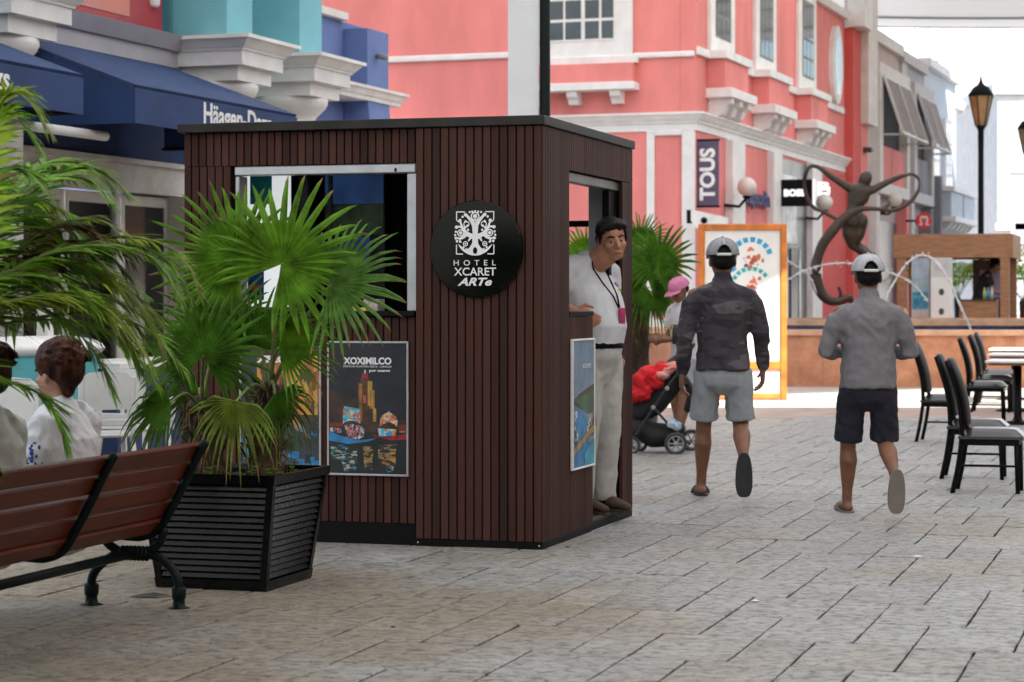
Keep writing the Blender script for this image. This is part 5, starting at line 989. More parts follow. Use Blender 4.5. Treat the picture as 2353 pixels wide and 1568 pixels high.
for i, (pts, n, ll, mi, dr) in enumerate(fronds):
    if i in (1, 2, 6, 8, 12, 13, 14, 17):
        q = Vector((g.uniform(.0, .10), g.uniform(.05, .3), g.uniform(.0, .12))); frond(ar, [c0 + Vector((g.uniform(-.06, .06), g.uniform(-.06, .06), -.2)), c0 + Vector((0, 0, .1))] + [p_ + q * min(1, k_ / 2 + .3) for k_, p_ in enumerate(pts)], n + 22, ll * .85, (0, 2)[i % 2], 400 + i, dr * .4)
for k in range(7):
    a = R(100 + 26 * k); q = Vector((math.cos(a), math.sin(a), 0)); frond(ar, [c0 + Vector((0, 0, -.2)), c0 + Vector((0, 0, .1)), c0 + q * .25 + Vector((0, 0, .5)), c0 + q * .6 + Vector((0, 0, .72)), c0 + q * .9 + Vector((0, 0, .5))], 48, .24, k % 3, 300 + k, .4)
for k in range(6):
    a = k * 1.05; MB().tube([(.09 * math.cos(a), .09 * math.sin(a), -.01), (.07 * math.cos(a), .07 * math.sin(a), .3), (.04 * math.cos(a), .04 * math.sin(a), .5)], [.022, .018, .01], 8).build('stem', stem_m, ar)
# dry flower stalks behind the feathery fronds
# potted fan palm behind the kiosk and palms at the far right
pp = at(1466, HZ, 24.0).xy.to_3d()
pot = MB().lathe([(.16, 0), (.2, .02), (.23, .45), (.25, .5), (.22, .5), (.21, .44), (0, .44)], 24).build('round_pot', pm('brown_glazed_pot', (.10, .06, .04), .4, .2, 4), None, pp); tag(pot, 'brown round pot of the fan palm right behind the kiosk', 'pot')
fan_palm('fan palm with shaggy trunk right behind the kiosk doorway', pp + Vector((0, 0, .44)), 1.08, (.02, 0), [(1512, 605, 23.6, 80, .1, .50, 320, 1, .1), (1478, 660, 23.7, 200, .3, .42, 260, 1, .4), (1440, 612, 24.0, 130, .1, .48, 250, 0, .2), (1488, 640, 24.3, 60, .2, .46, 260, 1, .3), (1470, 560, 24.5, 95, .1, .42, 220, 1, .15), (1500, 680, 23.6, 330, .5, .40, 220, 1, .5), (1345, 590, 24.0, 110, .1, .46, 260, 0, .2), (1400, 640, 24.2, 150, .2, .44, 260, 0, .3)], 13, .085)
for k, (x, Y, z, s_, lb) in enumerate(((2200, 60, 1.3, 1.5, 'green palm crown behind the wooden kiosk, left of lamp post'), (2318, 58, 1.6, 1.7, 'green palm crown behind the wooden kiosk, right of lamp post'), (2350, 56, 1.2, 1.5, 'green palm crown at the right edge above wooden kiosk'))):
    b = at(x, HZ, Y).xy.to_3d(); t = thing('far_palm', lb, 'palm', b, 0, 'palms behind the wooden kiosk'); MB().tube([(0, 0, 0), (.05, 0, z * .6), (0, 0, z + .2)], [.14, .11, .09], 10).build('trunk', trunk_m, t); g = random.Random(k)
    for j in range(11):
        a = j * .571 + g.uniform(-.2, .2); q = Vector((math.cos(a), math.sin(a), 0)); c = Vector((0, 0, z + .2)); frond(t, [c, c + q * .4 * s_ + Vector((0, 0, .55 * s_)), c + q * .9 * s_ + Vector((0, 0, .62 * s_)), c + q * 1.35 * s_ + Vector((0, 0, .3 * s_))], 16, .5, (0, 2, 0)[k], k * 20 + j, .7, .05)
# ================================================================== bench
BR = Vector((-1.496, 10.28, 0)); be = thing('park_bench', 'slatted reddish wooden bench with dark green iron legs at left', 'bench', BR, -A0)
bwood = pm('reddish_varnished_wood', (.115, .023, .008), .42, .3, 3, .12, 18, objvar=.14, stretch=(8, .8, 8), c2=(.075, .015, .006), spec=.25)
BLN = 2.05
back = [(-.125, .385), (-.085, .465), (-.04, .55), (.015, .64), (.062, .725)]         # slat centres (x, z), leaning outwards to the top
for i, (x, z) in enumerate(back):
    a = math.atan2(.075, .085) if i else .7; m = MB(); m.X = Matrix.Translation((x, 0, z)) @ Matrix.Rotation(R(27 + (14 if i == 0 else 0)), 4, 'Y'); m.cbox(-.014, .014, -BLN, -.02, -.043, .043, .006); m.build('slat', bwood, be)
for i in range(5): bx('seat_slat', bwood, be, -.60 + i * .092, -.60 + i * .092 + .078, -BLN, -.02, .385 - .006 * i, .413 - .006 * i, .006)
bolt = pm('zinc_bolt', (.35, .34, .32), .4, .1, 6, metal=.7)
def bench_end(y):
    m = MB(); m.tube(spline([(.125, y, .765), (.075, y, .68), (.015, y, .565), (-.045, y, .46), (-.10, y, .375), (-.17, y, .335), (-.27, y, .33), (-.62, y, .36)], 5), [(.012, .022)] * 36, 6, ref=(0, 1, 0)); o = m.build('back_support', green_iron, be)
    for x, z in back[1:]: MB().ell((x + .045, y, z + .012), (.008, .008, .008), 8, 6).build('bolt', bolt, o)
    return o
for y in (-.05, -.95, -1.9): bench_end(y)
for y in (-.06, -1.85):
    m = MB(); foot = lambda x: m.lathe([(.055, 0), (.055, .012), (.03, .02), (.026, .05), (.032, .06), (.034, .1), (.028, .11)], 14, (x, y, 0))
    foot(0); foot(-.44)
    m.tube(spline([(0, y, .09), (-.005, y, .14), (-.045, y, .20), (-.12, y, .245), (-.22, y, .26), (-.32, y, .245), (-.40, y, .19), (-.435, y, .14), (-.44, y, .09)], 5), .021, 10)
    m.tube(spline([(-.16, y, .262), (-.1, y, .3), (-.075, y, .36)], 5), .02, 8); m.tube(spline([(-.30, y, .262), (-.36, y, .30), (-.39, y, .37)], 5), .022, 8)
    for k in range(7): m.ell((-.28 + k * .02, y, .255), (.017, .028, .036), 10, 8)
    m.build('leg_frame', green_iron, be)
MB().tube([(-.22, -.08, .255), (-.22, -1.84, .255)], [(.022, .008)] * 2, 8, True, ref=(0, 0, 1)).build('stretcher', green_iron, be)

# ================================================================== people
def hand(mb, wr, d, thumb, curl=.6, s=1.0):
    """palm, four unequal bent fingers and a thumb leaving the side of the palm"""
    wr = Vector(wr); d = Vector(d).normalized(); th = Vector(thumb); th = (th - d * th.dot(d)).normalized(); pn = d.cross(th) * (-1 if wr.x > 0 else 1)
    mb.tube([wr - d * .02 * s, wr + d * .03 * s, wr + d * .09 * s], [(.024 * s, .02 * s), (.04 * s, .017 * s), (.042 * s, .014 * s)], 12, ref=th)
    for k, (o_, l) in enumerate(((.031, .072), (.011, .082), (-.010, .077), (-.030, .060))):
        p = wr + d * .085 * s + th * o_ * s; dd = d.copy(); P_ = [p]
        for j, f in enumerate((.45, .32, .23)):
            dd = (dd + pn * curl * (.55 + .25 * j)).normalized(); p = p + dd * l * f * s; P_.append(p)
        mb.tube(P_, [.0105 * s, .0100 * s, .009 * s, .008 * s], 8)
    p = wr + d * .025 * s + th * .03 * s; mb.tube([p, p + (d * .6 + th * .9).normalized() * .035 * s, p + (d * .95 + th * .6 + pn * curl * .6).normalized() * .068 * s], [.013 * s, .0115 * s, .009 * s], 8)
def head_prims(mb, c, yaw=0, pitch=0, s=1.0, roll=0):
    """skull, jaw, brow, nose, lips, chin and ears; the face looks along +Y before turning"""
    M = Matrix.Translation(c) @ Matrix.Rotation(yaw, 4, 'Z') @ Matrix.Rotation(pitch, 4, 'X') @ Matrix.Rotation(roll, 4, 'Y') @ Matrix.Scale(s, 4); X0 = mb.X; mb.X = X0 @ M
    mb.ell((0, -.012, .03), (.076, .095, .092)); mb.ell((0, .012, -.03), (.066, .078, .085)); mb.ell((0, .048, -.082), (.043, .038, .034)); mb.ell((0, .055, .014), (.052, .022, .013), 12, 8)
    mb.tube([(0, .082, .008), (0, .098, -.018), (0, .106, -.034)], [.009, .011, .0135], 10); mb.ell((-.012, .093, -.035), (.009, .010, .008), 8, 6); mb.ell((.012, .093, -.035), (.009, .010, .008), 8, 6)
    mb.ell((0, .082, -.064), (.026, .012, .007), 12, 8); mb.ell((0, .080, -.074), (.023, .012, .008), 12, 8)
    mb.ell((-.042, .058, -.028), (.022, .022, .022), 10, 8); mb.ell((.042, .058, -.028), (.022, .022, .022), 10, 8)
    for sx in (-1, 1): mb.ell((sx * .076, -.006, -.012), (.010, .020, .033), 10, 8, Matrix.Rotation(sx * .25, 3, 'Z'))
    mb.X = X0; return M
def face_parts(t, M, iris=(.02, .012, .008), brow=None):
    wt_ = pm('eye_white', (.30, .27, .24), .3, .05, 5); ir = pm('eye_dark', iris, .2, .1, 5); lip = pm('lip', (.26, .095, .075), .5, .1, 20)
    for sx in (-1, 1):
        m = MB(); m.X = M; m.ell((sx * .031, .0715, -.004), (.0125, .010, .0052), 10, 8); e = m.build('eye', wt_, t); m = MB(); m.X = M; m.ell((sx * .031, .0795, -.004), (.0062, .004, .0062), 8, 6); m.build('iris', ir, e)
        m = MB(); m.X = M; m.tube([(sx * .014, .090, .019), (sx * .032, .088, .026), (sx * .052, .074, .019)], [.0042, .0052, .003], 6); m.build('eyebrow', brow or hair_m, t)
    m = MB(); m.X = M; m.tube([(-.024, .088, -.070), (0, .0955, -.0685), (.024, .088, -.070)], [.002, .0034, .002], 6); m.build('lips', lip, t)
def hair_short(t, M, m_, back_=-.055, front=.045, seed=0, puff=1.0, voxel=.009):
    g = random.Random(seed); mb = MB(); mb.X = M
    mb.ell((0, -.022, .048), (.083 * puff, .098 * puff, .085 * puff)); mb.ell((0, -.052, .0), (.080 * puff, .066 * puff, .075))
    for _ in range(60):
        a = g.uniform(0, 6.28); e = g.uniform(.0, 1.45); p = Vector((.080 * math.cos(a) * math.cos(e), -.025 + .095 * math.sin(a) * math.cos(e), .045 + .086 * math.sin(e))) * 1
        if p.y > front and p.z < .075: continue
        mb.ell(p * puff, (.02, .024, .016), 8, 6)
    return obj('hair', remesh(mb, voxel, 1, 'hair'), m_, t)
def hair_comb(t, M):
    mb = MB(); mb.X = M; mb.ell((0, -.022, .050), (.083, .097, .083)); mb.ell((0, -.055, .005), (.080, .062, .07)); g = random.Random(5)
    for k in range(26):
        x = -.072 + .144 * k / 25; y0 = .062 - .10 * abs(x) ; mb.tube([(x, y0 - .06, .115 - 4.2 * x * x), (x * 1.02, y0 - .02, .112 - 4.4 * x * x), (x * 1.05 + .008, y0 + .012, .092 - 4.2 * x * x), (x * 1.05 + .014, y0 + .016, .07 - 3.5 * x * x + g.uniform(-.008, .006))], [.012, .012, .010, .005], 6)
    for sx in (-1, 1): mb.tube([(sx * .074, .018, .06), (sx * .078, .022, .01), (sx * .077, .018, -.02)], [.014, .010, .005], 6)
    return obj('hair', remesh(mb, .006, 1, 'hair'), hair_m, t)
def hair_under(t, M):
    mb = MB(); mb.X = M; mb.ell((0, -.020, .035), (.082, .098, .080)); mb.ell((0, -.048, -.005), (.079, .064, .058))
    return obj('hair', remesh(mb, .010, 1, 'hair'), hair_m, t)
def leg_bare(mb, hip, kn, an):
    hip, kn, an = map(Vector, (hip, kn, an)); c = kn.lerp(an, .3)
    calf = Vector((0, -.022, 0)); mb.tube([hip, hip.lerp(kn, .5), kn.lerp(hip, .1), kn], [.083, .072, .058, .055], 14); mb.tube([kn, kn.lerp(an, .14), c + calf, kn.lerp(an, .55) + calf * .5, kn.lerp(an, .8), an], [.054, .054, .061, .05, .036, .035], 14)
def foot_flat(mb, an, yaw=0):
    an = Vector(an); M = Matrix.Translation((an.x, an.y, 0)) @ Matrix.Rotation(yaw, 4, 'Z'); X0 = mb.X; mb.X = X0 @ M
    mb.tube([(0, -.045, .045), (0, .0, .055), (0, .08, .045), (0, .15, .03), (.0, .185, .028)], [(.03, .032), (.038, .035), (.03, .042), (.016, .046), (.012, .036)], 12, ref=(0, 0, 1)); mb.tube([(0, -.01, .05), (0, -.005, an.z + .02)], [.034, .034], 12); mb.X = X0
def sole_poly(L_, W_): return [(W_ * math.copysign(abs(math.sin(t)) ** .62, math.sin(t)) * (1 - .14 * math.cos(t)), -L_ * math.copysign(abs(math.cos(t)) ** .9, math.cos(t))) for t in [2 * math.pi * k / 28 for k in range(28)]]
def sandal(t, M, mat_, L_=.145, W_=.05, th=.022, strap=True):
    m = MB(); m.X = M; m.prism(sole_poly(L_, W_), 0, th, 'xy'); o = m.build('sandal', mat_, t)
    if strap: s_ = MB(); s_.X = M; s_.tube(spline([(-.05, .03, .02), (-.035, .04, .06), (0, .05, .075), (.035, .04, .06), (.05, .03, .02)], 4), [(.006, .03)] * 17, 8, ref=(0, 0, 1)); s_.build('strap', mat_, o)
    return o
def cap_part(t, M, m_, strap_m, s=1.0):
    """baseball cap: panelled crown, brim, back opening showing hair, strap and button"""
    m = MB(); m.X = M; m.sm = True; prof = []
    n, k = 72, 20; vs_ = []; fs = []
    for j in range(k + 1):
        e = R(90) * j / k
        for i in range(n):
            a = 2 * math.pi * i / n; vs_.append((.092 * s * math.cos(a) * math.cos(e) ** .8, -.012 + .110 * s * math.sin(a) * math.cos(e) ** .8, .030 + .095 * s * math.sin(e)))
    for j in range(k):
        for i in range(n):
            am = 2 * math.pi * (i + .5) / n
            if ((((am - 1.5 * math.pi + math.pi) % (2 * math.pi)) - math.pi) / .46) ** 2 + ((j + .5) / k * 90 / 36) ** 2 < 1: continue        # opening at the back
            fs.append((j * n + i, j * n + (i + 1) % n, (j + 1) * n + (i + 1) % n, (j + 1) * n + i))
    m.add(vs_, fs, True); c = m.build('cap', m_, t, fix=False); so_ = c.modifiers.new('thick', 'SOLIDIFY'); so_.thickness = .004
    b = MB(); b.X = M; pts = []; 
    for i in range(13):
        a = R(22 + 136 * i / 12); pts.append((.090 * s * math.cos(a), -.012 + .108 * s * math.sin(a)))
    out = [(x * 1.0, y + .075 * s * math.sin(R(22 + 136 * i / 12)) ** .6 + .0) for i, (x, y) in enumerate(pts)]
    v = [(x, y, .034) for x, y in pts] + [(x, y, .022 - .18 * abs(x) ** 1.3) for x, y in out]; v += [(x, y, z - .004) for x, y, z in v]
    b.add(v, [(i, i + 1, 13 + i + 1, 13 + i) for i in range(12)] + [(26 + i, 39 + i, 39 + i + 1, 26 + i + 1) for i in range(12)] + [(13 + i, 13 + i + 1, 39 + i + 1, 39 + i) for i in range(12)], True); b.build('brim', m_, c, fix=False)
    st2 = MB(); st2.X = M; st2.tube([(.040 * s * math.sin(u * .55) * 1.0 / .5, -.012 - .1105 * s * math.cos(u * .55), .033) for u in [-.9 + 1.8 * q / 8 for q in range(9)]], [(.009, .0025)] * 9, 6, ref=(0, 0, 1)); st2.build('strap', strap_m, c)
    for a in (0, 60, 120, 180, 240, 300):
        r_ = MB(); r_.X = M; r_.tube([(.0935 * s * math.cos(R(a + 90)) * math.cos(e) ** .8, -.012 + .1115 * s * math.sin(R(a + 90)) * math.cos(e) ** .8, .030 + .0965 * s * math.sin(e)) for e in [R(38 + 52 * q / 8) if a == 180 else R(90 * q / 8) for q in range(9)]], .0016, 5); r_.build('seam', strap_m if a == 180 else m_, c)
    bt = MB(); bt.X = M; bt.ell((0, -.012, .127 * s), (.009, .009, .005), 10, 6); bt.build('button', m_, c); return c
def torso_prims(mb, pel, waist, chest, neck, w=(.165, .15, .185, .1), d=(.12, .11, .125, .09), flat=False):
    mb.tube([pel, (pel + waist) / 2, waist, chest, chest.lerp(neck, .6), neck], [(a, b) for a, b in zip((w[0], (w[0] + w[1]) / 2, w[1], w[2], w[2] * .82, w[3]), (d[0], (d[0] + d[1]) / 2, d[1], d[2], d[2] * .85, d[3]))], 20, flat, ref=(1, 0, 0), rounds=3)
def cloth(name, mb, m_, t, voxel=.014, smooth=3, amp=.006, scale=9.0, seed=0, stretch=.5):
    """remeshed garment with soft folds"""
    me = remesh(mb, voxel, smooth, name); off_ = Vector((seed * 3.1, seed, 0)); ns = [v.normal.copy() for v in me.vertices]
    for v, nn in zip(me.vertices, ns):
        q = v.co * scale; q.z *= stretch; q.x += q.z * .6; w_ = noise.noise(v.co * 3 + off_); f = .6 * noise.noise(q + off_) + (.5 - 2.0 * abs(noise.noise(q * 1.7 + off_ + Vector((w_, 0, 0))))) * (.5 + .5 * w_); v.co += nn * amp * f
    for p in me.polygons: p.use_smooth = True
    return obj(name, me, m_, t)
def walker(label, loc, rz, H, spec):
    t = thing('person', label, 'person', loc, rz); t.scale = (H / 1.75,) * 3; S = spec
    body = MB(); torso_prims(body, Vector((0, 0, .93)), Vector((0, 0, 1.08)), Vector((0, .01, 1.32)), Vector((0, 0, 1.45)), (.14, .13, .16, .08), (.1, .09, .1, .07)); body.tube([(0, -.005, 1.42), (0, .012, 1.56)], [.060, .056], 14); M = head_prims(body, Vector((0, .02, 1.62)), S.get('yaw', 0), S.get('pitch', 0), 1.10)
    for k in (0, 1):
        leg_bare(body, *S['leg'][k])
        sh, el, wr = [Vector(p) for p in S['arm'][k]]; body.tube([sh, el], [.048, .040], 12); body.tube([el, el.lerp(wr, .35), wr], [.040, .042, .028], 12); hand(body, wr, wr - el if 'hd' not in S else S['hd'][k], S['thumb'][k], S.get('curl', .45), 1.12)
    foot_flat(body, S['leg'][0][2], S.get('fy', .05))
    an = Vector(S['leg'][1][2]); body.tube([an, an + Vector((0, -.005, -.06)), an + Vector((0, .01, -.17)), an + Vector((0, .03, -.215))], [.036, (.045, .03), (.046, .02), (.038, .014)], 12, ref=(1, 0, 0))
    obj('body', remesh(body, .0075, 2, 'body'), S['skin'], t)
    sl = MB(); torso_prims(sl, Vector((0, 0, S['hem'])), Vector((0, .0, 1.10)), Vector((0, .0, 1.33)), Vector((0, -.005, 1.462)), S['sw'], S['sd'], True)
    for k in (0, 1):
        sh, el, wr = [Vector(p) for p in S['arm'][k]]; e = wr.lerp(el, .06); sl.tube([Vector((sh.x * .35, sh.y, sh.z + .005)), Vector((sh.x * .9, sh.y, sh.z - .03)), sh.lerp(el, .25), sh.lerp(el, .6), el, el.lerp(e, .5), e], [.075, .078, .074, .066, .060, .054, .043], 14)
    sl.tube([(0, -.005, 1.44), (0, 0, 1.495)], [.075, .068], 14)
    cloth('shirt', sl, S['shirt'], t, .011, 3, .015, 8, S['seed'], .75)
    so_ = MB(); so_.tube([(0, 0, S['hem'] + .10), (0, 0, .92), (0, -.015, .82)], [(.14, .105), (.155, .115), (.16, .12)], 18, ref=(1, 0, 0))
    for k in (0, 1):
        hip, kn, an = [Vector(p) for p in S['leg'][k]]; f = S['short']; e = hip.lerp(kn, f) if f <= 1 else kn.lerp(an, f - 1); so_.tube([hip + Vector((0, 0, -.04)), hip.lerp(kn, .4), hip.lerp(kn, .75), e], [.094, .098, .096, .100], 16, True)
    cloth('shorts', so_, S['shorts'], t, .011, 2, .012, 9, S['seed'] + 5, .7)
    hair_under(t, M); cap_part(t, M, S['cap'], S['strap'], 1.13)
    a0 = Vector(S['leg'][0][2]); sandal(t, Matrix.Translation((a0.x, a0.y + .065, 0)) @ Matrix.Rotation(S.get('fy', .05), 4, 'Z'), S['shoe'], .148, .05)
    sandal(t, Matrix.Translation(an + Vector((0, -.052, -.095))) @ Matrix.Rotation(R(-82), 4, 'X') , S['shoe'], .150, .056, strap=False)
    return t
def camo_mat():
    m = pm('grey_camouflage_cloth', (.105, .095, .105), .85, .3, 5.5, .35, 16, stretch=(.5, .5, 1.7), c2=(.022, .020, .028)); r_ = [n for n in m.node_tree.nodes if n.type == 'VALTORGB'][0]; r_.color_ramp.interpolation = 'CONSTANT'
    r_.color_ramp.elements[0].position = .0; r_.color_ramp.elements[1].position = .56; e = r_.color_ramp.elements.new(.44); e.color = (.045, .038, .048, 1); [n for n in m.node_tree.nodes if n.type == 'TEX_NOISE'][0].inputs['Detail'].default_value = 2; return m
capw = pm('pale_grey_cap_mesh', (.28, .29, .32), .8, .1, 30, .2, 200); capb = pm('white_cap_mesh', (.44, .45, .48), .8, .08, 30, .2, 200); strapw = pm('white_seam', (.7, .7, .7), .7, .05, 9)
grey_sh = pm('light_grey_shorts', (.31, .335, .36), .85, .04, 20, .4, 14); navy_sh = pm('navy_shorts', (.012, .012, .024), .85, .15, 7, .4, 14); grey_sw = pm('heather_grey_jersey', (.19, .185, .20), .85, .03, 30, .4, 13)
walker('man walking away in dark camouflage top, pale grey shorts and grey cap', gnd(1652, 1140) + Vector((.0, -.28, 0)), -.06, 1.84, dict(skin=skin_b, shirt=camo_mat(), shorts=grey_sh, cap=capw, strap=strapw, shoe=pm('charcoal_rubber', (.03, .032, .034), .7, .1, 6), hem=.875, sw=(.186, .170, .200, .095), sd=(.148, .130, .140, .08), short=.90, seed=1, yaw=.06,
    leg=[((-.10, 0, .92), (-.125, .10, .50), (-.14, .20, .085)), ((.10, 0, .92), (.125, .06, .50), (.13, -.30, .285))], arm=[((-.19, -.01, 1.385), (-.255, -.05, 1.10), (-.275, .02, .86)), ((.19, -.01, 1.385), (.258, -.02, 1.11), (.275, .08, .89))], thumb=[(0, 1, 0), (0, 1, 0)], hd=[(-.02, .1, -1), (0, .25, -1)], curl=.75))
walker('man walking away in plain grey long sleeved top, navy shorts and white cap', gnd(1978, 1178) + Vector((.01, -.26, 0)), .03, 1.70, dict(skin=skin_b, shirt=grey_sw, shorts=navy_sh, cap=capb, strap=strapw, shoe=pm('taupe_rubber', (.20, .18, .16), .7, .1, 6), hem=.86, sw=(.194, .182, .202, .095), sd=(.152, .145, .148, .085), short=.98, seed=2, yaw=-.02,
    leg=[((-.10, 0, .92), (-.12, .10, .50), (-.11, .20, .085)), ((.10, 0, .92), (.12, .06, .50), (.13, -.26, .285))], arm=[((-.195, -.01, 1.38), (-.285, .0, 1.11), (-.16, .22, 1.10)), ((.195, -.01, 1.38), (.285, .0, 1.11), (.16, .22, 1.10))], thumb=[(0, 0, 1), (0, 0, 1)], hd=[(.7, .7, 0), (-.7, .7, 0)], curl=.5))
bag = MB().tube([(.05, 0, 0), (.16, .0, -.09), (.19, .0, -.2)], [(.012, .004)] * 3, 6, ref=(0, 1, 0))

# attendant leaning out of the kiosk doorway
def attendant():
    t = thing('person', 'attendant in white polo shirt and beige trousers leaning out of kiosk doorway', 'person', KF.o + KF.p * -.20 + KF.d * 1.66 + Vector((0, 0, .076)), math.atan2(-.74, -.67)); t.scale = (1.1,) * 3
    H = Vector((-.03, .18, 1.565)); body = MB()
    body.tube([(0, .08, .95), (0, .06, 1.12), (.0, .01, 1.33), (.0, .03, 1.42)], [(.13, .1), (.14, .11), (.15, .11), (.08, .07)], 16, ref=(1, 0, 0)); body.tube([(0, .03, 1.40), (-.02, .14, 1.48)], [.074, .072], 14)
    M = head_prims(body, H, -.56, -.08, 1.02, .12)
    armr = [Vector((.195, .0, 1.40)), Vector((.33, .03, 1.20)), Vector((.265, .15, 1.155))]; arml = [Vector((-.19, .02, 1.40)), Vector((-.24, .0, 1.12)), Vector((-.22, .06, .90))]
    for A in (armr, arml): body.tube([A[0], A[1]], [.050, .043], 12); body.tube([A[1], A[1].lerp(A[2], .35), A[2]], [.043, .044, .031], 12)
    hand(body, armr[2], (-.25, .85, -.35), (-.3, .2, 1), 1.0, 1.05); hand(body, arml[2], (0, .1, -1), (.2, 1, 0), .5)
    obj('body', remesh(body, .0075, 2, 'body'), skin_a, t)
    face_parts(t, M); hair_comb(t, M)
    polo = pm('white_polo_cotton', (.62, .64, .68), .85, .05, 8, .35, 14); sh = MB()
    sh.tube([(0, .08, .955), (0, .085, 1.05), (0, .05, 1.20), (0, .01, 1.32), (.0, .02, 1.405), (0, .035, 1.43)], [(.175, .15), (.195, .18), (.20, .175), (.195, .145), (.13, .11), (.085, .08)], 20, ref=(1, 0, 0), rounds=3)
    for A in (armr, arml): sh.tube([Vector((A[0].x * .4, A[0].y + .01, A[0].z + .0)), A[0] + Vector((0, 0, -.015)), A[0].lerp(A[1], .62)], [.085, .080, .074], 14, True)
    sh.tube([(.0, .03, 1.41), (-.008, .055, 1.465)], [.088, .086], 14, True); s_ = cloth('polo_shirt', sh, polo, t, .012, 3, .008, 9, 8)
    bl = BVHTree.FromPolygons([v.co for v in s_.data.vertices], [list(p.vertices) for p in s_.data.polygons])
    def on(x, z, out=.006):
        h = bl.ray_cast(Vector((x, 1, z)), Vector((0, -1, 0))); return (h[0] if h[0] else Vector((x, .2, z))) + Vector((0, out, 0))
    for sx, x1 in ((-1, -.05), (1, .06)):
        MB().tube([on(sx * .06, 1.44), on(sx * .055, 1.40), on(sx * .04, 1.32), on(-.01 + sx * .02, 1.24), on(-.03, 1.16)], [(.006, .002)] * 5, 6).build('lanyard', black, t)
    q = on(-.03, 1.13, .01); MB().cbox(q.x - .03, q.x + .03, q.y, q.y + .006, q.z - .045, q.z + .045, .002).build('badge', pm('badge_pink', (.5, .05, .15), .4, .3, 20), t)
    for i, (x, z, c_) in enumerate(((-.115, 1.30, (.03, .25, .5)), (-.10, 1.275, (.6, .5, .05)), (-.125, 1.27, (.05, .3, .12)), (-.10, 1.31, (.55, .06, .15)))):
        q = on(x, z, .002); MB().ell(q, (.013, .004, .015), 8, 6).build('chest_emblem', pm('emb_%d' % i, c_, .6, .1, 9), t)
    for i, (dz, c_) in enumerate(((.0, (.6, .2, .12)), (.02, (.08, .08, .14)), (-.015, (.1, .3, .2)))):
        q = armr[0].lerp(armr[1], .12) + Vector((.075, .045, dz + .01)); MB().ell(q, (.012, .03, .012), 8, 6).build('sleeve_emblem', pm('semb_%d' % i, c_, .6, .1, 9), t)
    tr_ = MB(); beige = pm('beige_trousers', (.44, .435, .41), .85, .05, 5, .35, 13); tr_.tube([(0, .085, 1.0), (0, .08, .90), (0, .07, .80)], [(.155, .135), (.17, .145), (.15, .12)], 18, ref=(1, 0, 0), rounds=2)
    lg_ = [((.085, .08, .90), (.09, .09, .50), (.09, .045, .09)), ((-.085, .08, .90), (-.09, .10, .50), (-.095, .06, .09))]
    for hp, kn, an in lg_: hp, kn, an = map(Vector, (hp, kn, an)); tr_.tube([hp, hp.lerp(kn, .5), kn, kn.lerp(an, .5), an + Vector((0, 0, -.03))], [.105, .098, .082, .076, .074], 16, True)
    cloth('trousers', tr_, beige, t, .013, 3, .011, 12, 9); MB().tube([(.172 * math.cos(a), .083 + .152 * math.sin(a), .952 + .008 * math.sin(a)) for a in [k * .2618 for k in range(24)]], [(.017, .004)] * 24, 6, ref=(0, 0, 1), closed=True).build('belt', black, t)
    for hp, kn, an in lg_: m = MB(); m.tube([(an[0], an[1] - .06, .05), (an[0], an[1], .06), (an[0], an[1] + .1, .045), (an[0], an[1] + .18, .03)], [(.04, .035), (.05, .04), (.035, .046), (.022, .036)], 12, ref=(0, 0, 1)); m.prism([(an[0] + x * .9, an[1] + .055 + y * .9) for x, y in sole_poly(.148, .052)], .0, .018, 'xy'); m.build('shoe', pm('brown_suede', (.06, .035, .022), .8, .2, 9), t)
attendant()

